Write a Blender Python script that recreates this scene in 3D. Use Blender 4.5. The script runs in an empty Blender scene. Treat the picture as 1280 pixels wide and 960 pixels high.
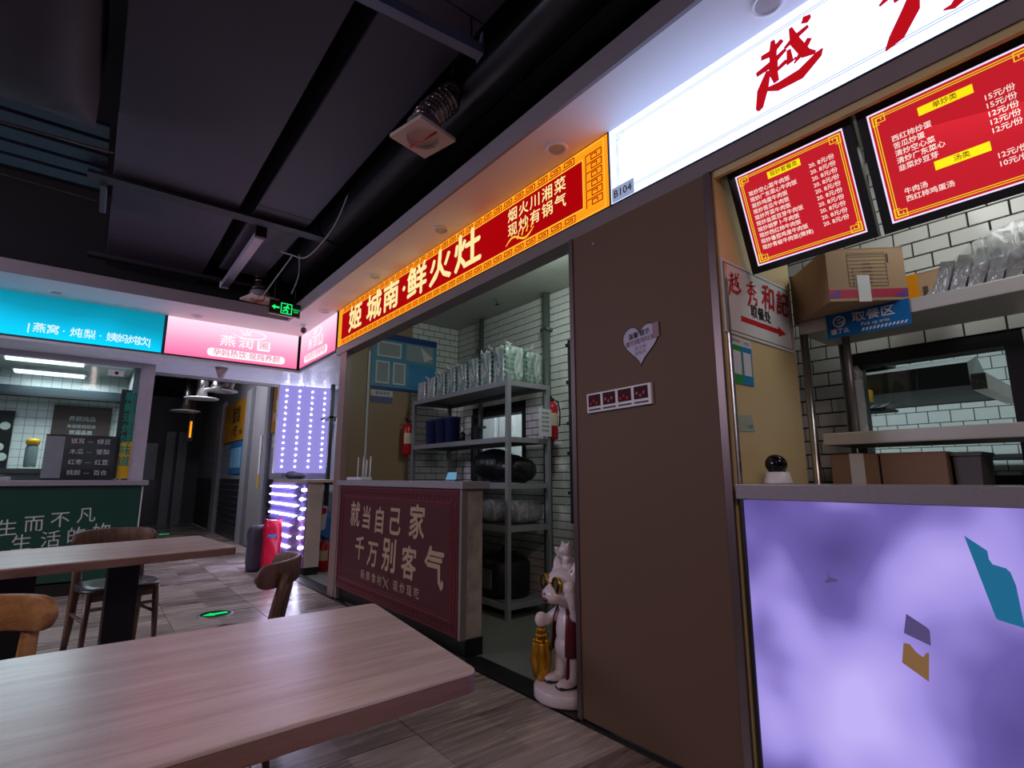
import bpy, bmesh, math, random
from mathutils import Vector, Matrix
random.seed(7)
C = bpy.context.scene.collection
SC = bpy.context.scene
PI = math.pi

# ------------------------------------------------------------------ camera
f = 657.0
pitch = math.atan(117/657.0); yaw = math.radians(38.46)
R_ = Vector((math.cos(yaw), -math.sin(yaw), 0))
Fh = Vector((math.sin(yaw), math.cos(yaw), 0))
F_ = Fh*math.cos(pitch) + Vector((0, 0, 1))*math.sin(pitch)
U_ = -Fh*math.sin(pitch) + Vector((0, 0, 1))*math.cos(pitch)
cam = bpy.data.cameras.new('camera'); co = bpy.data.objects.new('camera', cam); C.objects.link(co)
m = Matrix((R_, U_, -F_)).transposed().to_4x4(); m.translation = Vector((0, 0, 1.15)); co.matrix_world = m
cam.sensor_fit = 'HORIZONTAL'; cam.sensor_width = 36; cam.lens = 36*f/1280; cam.clip_start = .02
SC.camera = co

# ------------------------------------------------------------------ world, lamps, exposure
w = bpy.data.worlds.new('world'); SC.world = w; w.use_nodes = True
w.node_tree.nodes['Background'].inputs[0].default_value = (.30, .24, .36, 1)
w.node_tree.nodes['Background'].inputs[1].default_value = .09
SC.view_settings.view_transform = 'Standard'; SC.view_settings.look = 'None'
SC.view_settings.exposure = 0; SC.view_settings.gamma = 1; SC.view_settings.use_curve_mapping = False
SC.cycles.max_bounces = 8; SC.cycles.transparent_max_bounces = 12
SC.cycles.sample_clamp_indirect = 4

def area(name, loc, target, sx, sy, power, col, spread=180):
    l = bpy.data.lights.new(name, 'AREA'); l.shape = 'RECTANGLE'; l.size = sx; l.size_y = sy
    l.energy = power; l.color = col; l.spread = math.radians(spread)
    o = bpy.data.objects.new(name, l); C.objects.link(o); o.location = loc
    o.rotation_euler = (Vector(target)-Vector(loc)).to_track_quat('-Z', 'Y').to_euler()
    return o
# unseen fill lights added behind and left of the camera to brighten the hall
area('hall_fill_rear', (-1.4, -2.4, 3.9), (1.6, 3.0, 1.0), 3.2, .7, 66, (1.0, .74, .70))
area('hall_fill_left', (-3.7, 4.8, 2.7), (1.6, 2.6, 1.0), 2.0, .6, 66, (.86, .76, 1.0))
area('hall_fill_far_left', (-3.6, 3.9, 3.1), (-.3, 7, 1.6), 1.6, .5, 30, (.92, .84, 1.0))
# kitchen strip lamps inside the two open stalls and the kitchen behind them
area('stall_ceiling_light', (2.7, 2.9, 2.92), (3.0, 4.3, 1.6), .3, .5, 11, (.86, 1.0, .93))
area('stall_ceiling_light_near', (2.42, .35, 2.5), (3.0, .55, 1.5), .3, 1.0, 5, (.97, .98, .95))
area('kitchen_light', (4.3, 1.4, 2.6), (4.3, 1.4, 0), .5, 3.2, 40, (.95, 1.0, 1.0))
area('booth_light', (-.35, 8.3, 2.42), (-.35, 8.3, 0), .9, .5, 26, (.86, .95, 1.0))
area('side_stall_light', (2.7, 6.6, 2.48), (2.7, 6.9, 0), .3, .5, 14, (.92, .94, 1.0))
area('kitchen_light_far', (4.5, 5.6, 2.8), (4.5, 5.9, 0), .5, 1.5, 30, (.95, 1.0, 1.0))
area('corridor_fill', (.95, 9.6, 2.9), (2.0, 10.2, 1.0), .4, 1.5, 46, (.9, .9, 1.0))  # unseen fill added to brighten the right wall of the corridor

# ------------------------------------------------------------------ materials
def lin(h):
    if isinstance(h, str):
        h = h.lstrip('#'); v = [int(h[i:i+2], 16)/255 for i in (0, 2, 4)]
    else: v = [c/255 for c in h]
    return tuple((c/12.92 if c <= .04045 else ((c+.055)/1.055)**2.4) for c in v)+(1,)
_M = {}
def mat(name, col, rough=.5, metal=0, var=.12, vs=8, bump=0, bs=40, coat=0, alpha=1, spec=.5, trans=0):
    if name in _M: return _M[name]
    mt = bpy.data.materials.new(name); mt.use_nodes = True; nt = mt.node_tree; b = nt.nodes['Principled BSDF']
    c = lin(col); tc = nt.nodes.new('ShaderNodeTexCoord'); nz = nt.nodes.new('ShaderNodeTexNoise')
    nz.inputs['Scale'].default_value = vs; nz.inputs['Detail'].default_value = 4
    nt.links.new(tc.outputs['Object'], nz.inputs['Vector'])
    mx = nt.nodes.new('ShaderNodeMix'); mx.data_type = 'RGBA'
    mx.inputs[6].default_value = tuple(x*(1-var) for x in c[:3])+(1,); mx.inputs[7].default_value = tuple(min(1, x*(1+var)) for x in c[:3])+(1,)
    nt.links.new(nz.outputs['Fac'], mx.inputs[0]); nt.links.new(mx.outputs[2], b.inputs['Base Color'])
    b.inputs['Roughness'].default_value = rough; b.inputs['Metallic'].default_value = metal
    b.inputs['Coat Weight'].default_value = coat; b.inputs['Alpha'].default_value = alpha
    b.inputs['Specular IOR Level'].default_value = spec; b.inputs['Transmission Weight'].default_value = trans
    if bump:
        bp = nt.nodes.new('ShaderNodeBump'); bp.inputs['Strength'].default_value = bump; bp.inputs['Distance'].default_value = .01
        n2 = nt.nodes.new('ShaderNodeTexNoise'); n2.inputs['Scale'].default_value = bs; n2.inputs['Detail'].default_value = 3
        nt.links.new(tc.outputs['Object'], n2.inputs['Vector']); nt.links.new(n2.outputs['Fac'], bp.inputs['Height'])
        nt.links.new(bp.outputs[0], b.inputs['Normal'])
    _M[name] = mt; return mt
def emit(name, col, s=1.0, sample=True, raw=None):
    if name in _M: return _M[name]
    mt = bpy.data.materials.new(name); mt.use_nodes = True; b = mt.node_tree.nodes['Principled BSDF']
    c = lin(col) if raw is None else tuple(raw)+(1,)
    b.inputs['Base Color'].default_value = tuple(x*.12 for x in c[:3])+(1,); b.inputs['Specular IOR Level'].default_value = .05
    b.inputs['Emission Color'].default_value = c; b.inputs['Emission Strength'].default_value = s
    b.inputs['Roughness'].default_value = .9
    if not sample: mt.cycles.emission_sampling = 'NONE'
    _M[name] = mt; return mt
def ramp_emit(name, stops, s, axis='Z', scale=1.0, off=0.0, noise=0, nscale=2.0):
    """light box film: gradient along one axis, for printed colour and painted-in uneven backlight"""
    mt = bpy.data.materials.new(name); mt.use_nodes = True; nt = mt.node_tree; b = nt.nodes['Principled BSDF']
    tc = nt.nodes.new('ShaderNodeTexCoord'); sp = nt.nodes.new('ShaderNodeSeparateXYZ'); nt.links.new(tc.outputs['Generated'], sp.inputs[0])
    src = sp.outputs[axis]
    if noise:
        nz = nt.nodes.new('ShaderNodeTexNoise'); nz.inputs['Scale'].default_value = nscale; nz.inputs['Detail'].default_value = 1.5
        nt.links.new(tc.outputs['Object'], nz.inputs['Vector'])
        ma = nt.nodes.new('ShaderNodeMath'); ma.operation = 'MULTIPLY_ADD'; ma.inputs[1].default_value = noise; 
        nt.links.new(nz.outputs['Fac'], ma.inputs[0])
        m2 = nt.nodes.new('ShaderNodeMath'); m2.operation = 'MULTIPLY_ADD'; m2.inputs[1].default_value = scale; m2.inputs[2].default_value = off-noise*.5
        nt.links.new(src, m2.inputs[0]); nt.links.new(m2.outputs[0], ma.inputs[2]); src = ma.outputs[0]
    cr = nt.nodes.new('ShaderNodeValToRGB'); nt.links.new(src, cr.inputs[0])
    while len(cr.color_ramp.elements) < len(stops): cr.color_ramp.elements.new(.5)
    for e, (p, c) in zip(cr.color_ramp.elements, stops): e.position = p; e.color = lin(c)
    nt.links.new(cr.outputs[0], b.inputs['Emission Color']); b.inputs['Emission Strength'].default_value = s
    b.inputs['Base Color'].default_value = (.01, .01, .01, 1); b.inputs['Roughness'].default_value = .5; b.inputs['Specular IOR Level'].default_value = .08
    return mt
def wood(name, c1, c2, rough=.35, scale=1.0, axis=0, coat=0, bump=.15, rnd=0, spec=.5):
    mt = bpy.data.materials.new(name); mt.use_nodes = True; nt = mt.node_tree; b = nt.nodes['Principled BSDF']
    tc = nt.nodes.new('ShaderNodeTexCoord'); mp = nt.nodes.new('ShaderNodeMapping')
    s = [9*scale]*3; s[axis] = .8*scale; mp.inputs['Scale'].default_value = s
    nt.links.new(tc.outputs['Object'], mp.inputs[0])
    nz = nt.nodes.new('ShaderNodeTexNoise'); nz.inputs['Scale'].default_value = 1.6; nz.inputs['Detail'].default_value = 6; nz.inputs['Distortion'].default_value = .9
    nt.links.new(mp.outputs[0], nz.inputs['Vector'])
    wv = nt.nodes.new('ShaderNodeTexNoise'); wv.inputs['Scale'].default_value = 14; wv.inputs['Detail'].default_value = 3
    nt.links.new(mp.outputs[0], wv.inputs['Vector'])
    ad = nt.nodes.new('ShaderNodeMath'); ad.operation = 'MULTIPLY_ADD'; ad.inputs[1].default_value = .5
    nt.links.new(wv.outputs['Fac'], ad.inputs[0]); nt.links.new(nz.outputs['Fac'], ad.inputs[2])
    cr = nt.nodes.new('ShaderNodeValToRGB'); cr.color_ramp.elements[0].position = .5; cr.color_ramp.elements[1].position = .95
    cr.color_ramp.elements[0].color = lin(c1); cr.color_ramp.elements[1].color = lin(c2)
    nt.links.new(ad.outputs[0], cr.inputs[0]); nt.links.new(cr.outputs[0], b.inputs['Base Color'])
    b.inputs['Roughness'].default_value = rough; b.inputs['Coat Weight'].default_value = coat; b.inputs['Coat Roughness'].default_value = .25
    b.inputs['Specular IOR Level'].default_value = spec
    if bump:
        bp = nt.nodes.new('ShaderNodeBump'); bp.inputs['Strength'].default_value = bump; bp.inputs['Distance'].default_value = .004
        nt.links.new(ad.outputs[0], bp.inputs['Height']); nt.links.new(bp.outputs[0], b.inputs['Normal'])
    return mt
def clear(name, col, gloss=.25, tint=.35, rough=.12, bump=.8):
    """thin clear plastic: mostly see-through, part white film, part shine"""
    mt = bpy.data.materials.new(name); mt.use_nodes = True; nt = mt.node_tree; nt.nodes.clear()
    out = nt.nodes.new('ShaderNodeOutputMaterial'); tr = nt.nodes.new('ShaderNodeBsdfTransparent')
    df = nt.nodes.new('ShaderNodeBsdfPrincipled'); df.inputs['Base Color'].default_value = lin(col); df.inputs['Roughness'].default_value = rough
    df.inputs['Specular IOR Level'].default_value = 1.0
    tc = nt.nodes.new('ShaderNodeTexCoord'); nz = nt.nodes.new('ShaderNodeTexNoise'); nz.inputs['Scale'].default_value = 14; nz.inputs['Distortion'].default_value = 1.5
    mp = nt.nodes.new('ShaderNodeMapping'); mp.inputs['Scale'].default_value = (1, 1, .35)
    nt.links.new(tc.outputs['Object'], mp.inputs[0]); nt.links.new(mp.outputs[0], nz.inputs['Vector'])
    mr = nt.nodes.new('ShaderNodeMapRange'); mr.inputs[1].default_value = .42; mr.inputs[2].default_value = .72; mr.inputs[3].default_value = gloss*.5; mr.inputs[4].default_value = gloss+tint
    nt.links.new(nz.outputs['Fac'], mr.inputs[0])
    if bump:
        bp = nt.nodes.new('ShaderNodeBump'); bp.inputs['Strength'].default_value = bump; bp.inputs['Distance'].default_value = .02
        nt.links.new(nz.outputs['Fac'], bp.inputs['Height']); nt.links.new(bp.outputs[0], df.inputs['Normal'])
    mx = nt.nodes.new('ShaderNodeMixShader'); nt.links.new(mr.outputs[0], mx.inputs[0])
    nt.links.new(tr.outputs[0], mx.inputs[1]); nt.links.new(df.outputs[0], mx.inputs[2]); nt.links.new(mx.outputs[0], out.inputs[0])
    return mt

# ------------------------------------------------------------------ object helpers
ORG = {}
def tag(o, label=None, cat=None, group=None, kind=None):
    if label: o['label'] = label
    if cat: o['category'] = cat
    if group: o['group'] = group
    if kind: o['kind'] = kind
    return o
def thing(name, label, cat, org=(0, 0, 0), group=None, kind=None):
    o = bpy.data.objects.new(name, None); C.objects.link(o); o.location = org; o.empty_display_size = .1
    ORG[o] = Vector(org); return tag(o, label, cat, group, kind)
def struct(name, org=(0, 0, 0)):
    o = bpy.data.objects.new(name, None); C.objects.link(o); o.location = org; ORG[o] = Vector(org); o['kind'] = 'structure'; return o
class MB:
    def __init__(s): s.v = []; s.f = []; s.sm = []
    def add(s, vs, fs, smooth=False):
        n = len(s.v); s.v += [Vector(v) for v in vs]; s.f += [tuple(i+n for i in q) for q in fs]; s.sm += [smooth]*len(fs); return s
    def box(s, a, b, M=None, ch=0):
        x0, y0, z0 = [min(a[i], b[i]) for i in range(3)]; x1, y1, z1 = [max(a[i], b[i]) for i in range(3)]
        if ch:
            bm = bmesh.new(); bmesh.ops.create_cube(bm, size=1)
            for v in bm.verts: v.co = Vector(((x0+x1)/2+v.co.x*(x1-x0), (y0+y1)/2+v.co.y*(y1-y0), (z0+z1)/2+v.co.z*(z1-z0)))
            bmesh.ops.bevel(bm, geom=bm.edges[:], offset=ch, segments=2, affect='EDGES', profile=.7)
            vs = [v.co.copy() for v in bm.verts]; bm.verts.index_update(); fs = [tuple(v.index for v in q.verts) for q in bm.faces]; bm.free()
        else:
            vs = [(x0, y0, z0), (x1, y0, z0), (x1, y1, z0), (x0, y1, z0), (x0, y0, z1), (x1, y0, z1), (x1, y1, z1), (x0, y1, z1)]
            fs = [(3, 2, 1, 0), (4, 5, 6, 7), (0, 1, 5, 4), (1, 2, 6, 5), (2, 3, 7, 6), (3, 0, 4, 7)]
        if M is not None: vs = [M @ Vector(v) for v in vs]
        return s.add(vs, fs)
    def tube(s, pts, rad, n=10, caps=True, flat=None):
        pts = [Vector(p) for p in pts]; rings = []
        if not isinstance(rad, (list, tuple)): rad = [rad]*len(pts)
        up = None
        for i, p in enumerate(pts):
            d = (pts[min(i+1, len(pts)-1)]-pts[max(i-1, 0)]).normalized()
            if up is None:
                up = Vector((0, 0, 1)) if abs(d.z) < .9 else Vector((1, 0, 0))
            a = d.cross(up).normalized(); b_ = a.cross(d).normalized(); up = b_
            fl = flat or 1
            rings.append([p+a*math.cos(2*PI*k/n)*rad[i]+b_*math.sin(2*PI*k/n)*rad[i]*fl for k in range(n)])
        vs = [v for r in rings for v in r]; fs = []
        for i in range(len(rings)-1):
            for k in range(n): fs.append((i*n+k, i*n+(k+1) % n, (i+1)*n+(k+1) % n, (i+1)*n+k))
        base = len(s.v); s.add(vs, fs, True)
        if caps:
            s.f += [tuple(base+k for k in range(n))[::-1], tuple(base+(len(rings)-1)*n+k for k in range(n))]; s.sm += [False, False]
        return s
    def lathe(s, prof, c, n=24, axis='Z', smooth=True, sx=1, sy=1, caps=True):
        c = Vector(c); vs = []; fs = []
        for r, h in prof:
            for k in range(n):
                a = 2*PI*k/n; x, y = r*math.cos(a)*sx, r*math.sin(a)*sy
                vs.append(c+(Vector((x, y, h)) if axis == 'Z' else Vector((h, x, y)) if axis == 'X' else Vector((x, h, y))))
        for i in range(len(prof)-1):
            for k in range(n): fs.append((i*n+k, i*n+(k+1) % n, (i+1)*n+(k+1) % n, (i+1)*n+k))
        base = len(s.v); s.add(vs, fs, smooth)
        for i in (0, len(prof)-1):
            if prof[i][0] > 1e-4 and caps and len(prof) > 2:
                s.f.append(tuple(base+i*n+k for k in range(n))); s.sm.append(False)
        return s
    def ball(s, c, r, n=16, M=None):
        if not isinstance(r, (tuple, list)): r = (r, r, r)
        c = Vector(c); vs = []; fs = []; m_ = n//2
        for i in range(m_+1):
            t = PI*i/m_
            for k in range(n):
                a = 2*PI*k/n; p = Vector((r[0]*math.sin(t)*math.cos(a), r[1]*math.sin(t)*math.sin(a), r[2]*math.cos(t)))
                if M is not None: p = M @ p
                vs.append(c+p)
        for i in range(m_):
            for k in range(n): fs.append((i*n+k, (i+1)*n+k, (i+1)*n+(k+1) % n, i*n+(k+1) % n))
        return s.add(vs, fs, True)
    def prism(s, pts, o, u, v, nrm, d0, d1):
        """polygon pts in the (u,v) frame at o, from depth d0 to d1 along nrm"""
        o, u, v, nrm = map(Vector, (o, u, v, nrm)); n = len(pts)
        A = [o+u*p[0]+v*p[1]+nrm*d0 for p in pts]; B = [o+u*p[0]+v*p[1]+nrm*d1 for p in pts]
        return s.add(A+B, [tuple(range(n))[::-1], tuple(range(n, 2*n))]+[(i, (i+1) % n, n+(i+1) % n, n+i) for i in range(n)])
    def fr(s, fr, a, b, d0, d1):
        """rectangle a..b in a Frame"""
        return s.prism([(a[0], a[1]), (b[0], a[1]), (b[0], b[1]), (a[0], b[1])], fr.o, fr.u, fr.v, fr.n, d0, d1)
    def build(s, name, mt, parent=None, org=None, fix=True, bevel=0):
        o_ = ORG.get(parent, Vector(org or (0, 0, 0)))
        me = bpy.data.meshes.new(name); me.from_pydata([v-o_ for v in s.v], [], s.f)
        me.polygons.foreach_set('use_smooth', s.sm)
        if fix:
            bm = bmesh.new(); bm.from_mesh(me)
            bmesh.ops.remove_doubles(bm, verts=bm.verts[:], dist=1e-5)
            bmesh.ops.recalc_face_normals(bm, faces=bm.faces[:]); bm.to_mesh(me); bm.free()
        me.materials.append(mt)
        ob = bpy.data.objects.new(name, me); C.objects.link(ob)
        if parent: ob.parent = parent
        else: ob.location = o_
        ORG[ob] = o_
        if bevel:
            bv = ob.modifiers.new('bevel', 'BEVEL'); bv.width = bevel; bv.segments = 2; bv.limit_method = 'ANGLE'
        return ob
class Frame:
    def __init__(s, o, u, v, n): s.o, s.u, s.v, s.n = Vector(o), Vector(u).normalized(), Vector(v).normalized(), Vector(n).normalized()
    def p(s, a, b, d=0): return s.o+s.u*a+s.v*b+s.n*d
def FX(y, z, x=2.0): return Frame((x, y, z), (0, -1, 0), (0, 0, 1), (-1, 0, 0))     # faces the hall, reads towards -y
def FY(x, z, y=7.0): return Frame((x, y, z), (1, 0, 0), (0, 0, 1), (0, -1, 0))      # faces -y, reads towards +x
_tc = {}
def text(s, fr, a, b, size, mt, parent, d=.002, bold=0, sx=1.0, name='lettering', align='CENTER', shear=0, thick=.0008, ang=0, label=None):
    key = (s, shear, align)
    if key not in _tc:
        cu = bpy.data.curves.new('t', 'FONT'); cu.body = s; cu.size = 1; cu.shear = shear
        cu.align_x = align; cu.align_y = 'CENTER'; cu.resolution_u = 2; cu.fill_mode = 'FRONT'
        to = bpy.data.objects.new('t', cu); C.objects.link(to)
        me = bpy.data.meshes.new_from_object(to); vs = [v.co.copy() for v in me.vertices]; fs = [tuple(p.vertices) for p in me.polygons]
        bpy.data.objects.remove(to); bpy.data.curves.remove(cu); bpy.data.meshes.remove(me); _tc[key] = (vs, fs)
    vs, fs = _tc[key]; mb = MB(); ca, sa = math.cos(ang), math.sin(ang)
    for q, (ox, oy) in enumerate([(0, 0)]+([(bold, 0), (-bold, 0), (0, bold), (0, -bold)] if bold else [])):
        out = []
        for v in vs:
            x, y = (v.x*sx+ox)*size, (v.y+oy)*size
            out.append(fr.p(a+x*ca-y*sa, b+x*sa+y*ca, d+q*.00012))
        mb.add(out, fs)
    o = mb.build(name, mt, parent, fix=False)
    if label: o['label'] = label
    return o
def copytree(o, parent=None):
    c = o.copy(); C.objects.link(c); c.parent = parent if parent else o.parent
    for ch in list(o.children): copytree(ch, c)
    return c
def tiles(parent, fr, ulen, vlen, tw, th, mt, gap=.004, depth=.006, off=.5, holes=(), maxind=300, key=None, name='tile', jitter=0, v0=0, u0=0, ch=.0015):
    """bond of single tiles on a wall; past maxind they are joined into one part"""
    cells = []
    nr = int(math.ceil(vlen/th))+1
    for r in range(nr):
        y0 = r*th+v0; y1 = y0+th
        sft = (r % 2)*off*tw
        c0 = -1
        while True:
            x0 = c0*tw+sft+u0; x1 = x0+tw; c0 += 1
            if x0 >= ulen: break
            a0, a1, b0, b1 = max(0, x0), min(ulen, x1), max(0, y0), min(vlen, y1)
            if a1-a0 < .012 or b1-b0 < .012: continue
            skip = False
            for (h0, k0, h1, k1) in holes:
                if a0 < h1 and a1 > h0 and b0 < k1 and b1 > k0:
                    if b0 >= k0-.02 and b1 <= k1+.02 or True:
                        if a0 < h0-.012: a1 = h0
                        elif a1 > h1+.012: a0 = h1
                        else: skip = True
            if skip or a1-a0 < .012: continue
            cells.append((a0, a1, b0, b1))
    cells.sort(key=key or (lambda c: -c[2]))
    cache = {}; rest = MB()
    def geo(wd, ht):
        g = gap/2; return ([fr.u*g+fr.v*g, fr.u*(wd-g)+fr.v*g, fr.u*(wd-g)+fr.v*(ht-g), fr.u*g+fr.v*(ht-g)] +
             [fr.u*(g+ch)+fr.v*(g+ch)+fr.n*depth, fr.u*(wd-g-ch)+fr.v*(g+ch)+fr.n*depth, fr.u*(wd-g-ch)+fr.v*(ht-g-ch)+fr.n*depth, fr.u*(g+ch)+fr.v*(ht-g-ch)+fr.n*depth],
            [(4, 5, 6, 7), (0, 1, 5, 4), (1, 2, 6, 5), (2, 3, 7, 6), (3, 0, 4, 7)])
    for i, (a0, a1, b0, b1) in enumerate(cells):
        wd, ht = round(a1-a0, 4), round(b1-b0, 4); vs, fs = geo(wd, ht); base = fr.p(a0, b0)
        if i >= maxind: rest.add([base+v for v in vs], fs); continue
        if (wd, ht) not in cache:
            me = bpy.data.meshes.new(name); me.from_pydata(vs, [], fs); me.materials.append(mt); cache[(wd, ht)] = me
            bm = bmesh.new(); bm.from_mesh(me); bmesh.ops.recalc_face_normals(bm, faces=bm.faces[:]); 
            bm.normal_update()
            if bm.faces[0].normal.dot(fr.n) < 0: bmesh.ops.reverse_faces(bm, faces=bm.faces[:])
            bm.to_mesh(me); bm.free()
        o = bpy.data.objects.new(name, cache[(wd, ht)]); C.objects.link(o); o.parent = parent
        o.location = base-ORG[parent]+fr.n*(random.uniform(-jitter, jitter) if jitter else 0)
    if rest.v:
        o = rest.build(name+'_field', mt, parent); o['kind'] = 'stuff'
def wallbox(mb, fr, ulen, vlen, th, holes=()):
    """slab behind a tiled face, with rectangular holes (one hole supported)"""
    if not holes: mb.fr(fr, (0, 0), (ulen, vlen), -th, 0); return mb
    h0, k0, h1, k1 = holes[0]
    for a, b in (((0, 0), (ulen, k0)), ((0, k1), (ulen, vlen)), ((0, k0), (h0, k1)), ((h1, k0), (ulen, k1))):
        if b[0]-a[0] > 1e-3 and b[1]-a[1] > 1e-3: mb.fr(fr, a, b, -th, 0)
    return mb

M_black = mat('black_metal', '#101012', .45); M_blackpaint = mat('black_ceiling_paint', '#131217', .75, bump=.2, bs=12, var=.3, vs=3)
M_duct = mat('dark_duct_paint', '#433b4b', .6, var=.18, vs=1.2, bump=.05, bs=6)
M_duct2 = mat('dark_beam_paint', '#2b262e', .6, var=.2, vs=3)
M_white = mat('white_plastic', '#d8d6da', .4, var=.04); M_soffit = mat('soffit_plaster', '#e9e2e3', .55, var=.05, vs=2)
M_fascia = mat('fascia_paint', '#8d858c', .6, var=.06, vs=2)
M_brown = mat('brown_laminate', '#6b5343', .62, var=.05, vs=1.5, spec=.3); M_beige = mat('beige_laminate', '#d2bd8c', .35, var=.05, vs=2)
M_beigedim = mat('tan_laminate', '#a08567', .4, var=.05, vs=2)
M_steel = mat('stainless_steel', '#a9a6a3', .28, 1, var=.15, vs=5, bump=.03, bs=30); M_steeldull = mat('dull_steel', '#7f7e7f', .42, .8, var=.2, vs=6)
M_frame = mat('bronze_frame', '#6a5c5c', .35, .6)
M_greypaint = mat('grey_rack_paint', '#8d8f92', .4, .2, var=.08)
M_stone = mat('grey_countertop', '#98949c', .28, var=.12, vs=60)
M_tile = mat('white_tile', '#d9dbd6', .15, var=.03, vs=3); M_grout = mat('dark_grout', '#1c1c1e', .9)
M_plaster = mat('grimy_plaster', '#a39a90', .8, var=.65, vs=9, bump=.3, bs=20)
M_card = mat('cardboard', '#a88a6c', .8, var=.08, vs=5); M_card2 = mat('brown_cardboard', '#8c6f5b', .8, var=.1, vs=5)
M_red = mat('red_paint', '#b3161c', .3); M_gold = mat('gold_paint', '#c8922c', .28, .8, var=.15, vs=30)
M_paper = mat('white_paper', '#d5d5d8', .7, var=.03); M_cat = mat('white_glaze', '#d9cdcf', .28, var=.03)
M_blue = mat('blue_plastic', '#2f7fc4', .4); M_ink = mat('black_ink', '#16161a', .6); M_redink = mat('red_ink', '#c01a24', .5)
M_film = clear('clear_plastic_film', '#e8f0ec', .3, .4); M_film2 = clear('tray_film', '#c9cfd0', .5, .4, .15)
def glassmat():
    mt = bpy.data.materials.new('window_glass'); mt.use_nodes = True; nt = mt.node_tree; nt.nodes.clear()
    out = nt.nodes.new('ShaderNodeOutputMaterial'); tr = nt.nodes.new('ShaderNodeBsdfTransparent'); gl = nt.nodes.new('ShaderNodeBsdfGlossy')
    tr.inputs[0].default_value = (.86, .93, .93, 1); gl.inputs['Roughness'].default_value = .04
    lw = nt.nodes.new('ShaderNodeLayerWeight'); pw = nt.nodes.new('ShaderNodeMath'); pw.operation = 'POWER'; pw.inputs[1].default_value = 4; nt.links.new(lw.outputs['Facing'], pw.inputs[0])
    fr = nt.nodes.new('ShaderNodeMath'); fr.operation = 'MULTIPLY_ADD'; fr.inputs[1].default_value = .45; fr.inputs[2].default_value = .035; nt.links.new(pw.outputs[0], fr.inputs[0])
    mx = nt.nodes.new('ShaderNodeMixShader'); nt.links.new(fr.outputs[0], mx.inputs[0]); nt.links.new(tr.outputs[0], mx.inputs[1]); nt.links.new(gl.outputs[0], mx.inputs[2]); nt.links.new(mx.outputs[0], out.inputs[0])
    return mt
M_glass = glassmat()
# ================================================================== SETTING
def floor_mat():
    mt = bpy.data.materials.new('printed_wood_tile'); mt.use_nodes = True; nt = mt.node_tree; b = nt.nodes['Principled BSDF']; N = nt.nodes.new; L = nt.links.new
    g = N('ShaderNodeNewGeometry'); oi = N('ShaderNodeObjectInfo')
    mp = N('ShaderNodeMapping'); mp.inputs['Scale'].default_value = (1/.33, 1/.22, 0); mp.inputs['Location'].default_value = (-3.94, -7.59, 0); L(g.outputs['Position'], mp.inputs[0])
    fl = N('ShaderNodeVectorMath'); fl.operation = 'FLOOR'; L(mp.outputs[0], fl.inputs[0])
    wn = N('ShaderNodeTexWhiteNoise'); L(fl.outputs[0], wn.inputs['Vector'])
    m2 = N('ShaderNodeMapping'); m2.inputs['Scale'].default_value = (1.2, 14, 1); L(g.outputs['Position'], m2.inputs[0])
    nz = N('ShaderNodeTexNoise'); nz.inputs['Scale'].default_value = 2.2; nz.inputs['Detail'].default_value = 6; nz.inputs['Distortion'].default_value = .6; L(m2.outputs[0], nz.inputs['Vector'])
    a = N('ShaderNodeMath'); a.operation = 'MULTIPLY_ADD'; a.inputs[1].default_value = .42; L(wn.outputs['Value'], a.inputs[0]); L(nz.outputs['Fac'], a.inputs[2])
    a2 = N('ShaderNodeMath'); a2.operation = 'MULTIPLY_ADD'; a2.inputs[1].default_value = .12; L(oi.outputs['Random'], a2.inputs[0]); L(a.outputs[0], a2.inputs[2])
    cr = N('ShaderNodeValToRGB'); cr.color_ramp.elements[0].position = .38; cr.color_ramp.elements[1].position = 1.02
    cr.color_ramp.elements[0].color = lin('#5b4c44'); cr.color_ramp.elements[1].color = lin('#c0b1a6')
    L(a2.outputs[0], cr.inputs[0]); L(cr.outputs[0], b.inputs['Base Color'])
    rr = N('ShaderNodeMapRange'); rr.inputs[3].default_value = .18; rr.inputs[4].default_value = .34; L(nz.outputs['Fac'], rr.inputs[0]); L(rr.outputs[0], b.inputs['Roughness'])
    return mt
M_floor = floor_mat()
M_cem = mat('grey_stall_floor', '#6d7069', .45, var=.12, vs=3)
fl = MB().box((-5, -4, -.1), (2.0, 16.5, -.008)).build('floor', mat('floor_joint', '#2a2725', .9), None); tag(fl, kind='structure')
tiles(fl, Frame((-2.0, .35, -.008), (1, 0, 0), (0, 1, 0), (0, 0, 1)), 3.96, 7.92, .66, .66, M_floor, gap=.003, depth=.008, off=0, name='floor_tile')
tiles(fl, Frame((.64, 8.27, -.008), (1, 0, 0), (0, 1, 0), (0, 0, 1)), 1.56, 7.92, .66, .66, M_floor, gap=.003, depth=.008, off=0, name='floor_tile')
fl2 = MB().box((2.12, -1.5, -.1), (3.6, 9, 0)).build('floor', M_cem, None); tag(fl2, kind='structure')
th = MB().box((1.97, 1.98, -.02), (2.13, 3.02, .004)).box((1.97, 5.3, -.02), (2.13, 6.6, .004)).build('trim_1', mat('black_threshold_stone', '#19171a', .35), None); tag(th, kind='structure')
fl3 = MB().box((3.6, -1.5, -.1), (5.6, 8.2, 0)).build('floor', M_cem, None); tag(fl3, kind='structure')

cl = MB().box((-5, -4, 4.25), (2.05, 16.5, 4.35)).build('ceiling', M_blackpaint, None); tag(cl, kind='structure')
# hall enclosure out of view
wl = MB().box((-5.1, -4, 0), (-5, 16.5, 4.35)).build('wall_left', mat('hall_wall_paint', '#6a6064', .8), None); tag(wl, kind='structure')
wr = MB().box((-5, -4.1, 0), (3.7, -4, 4.35)).build('wall_rear', _M['hall_wall_paint'], None); tag(wr, kind='structure')
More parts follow.
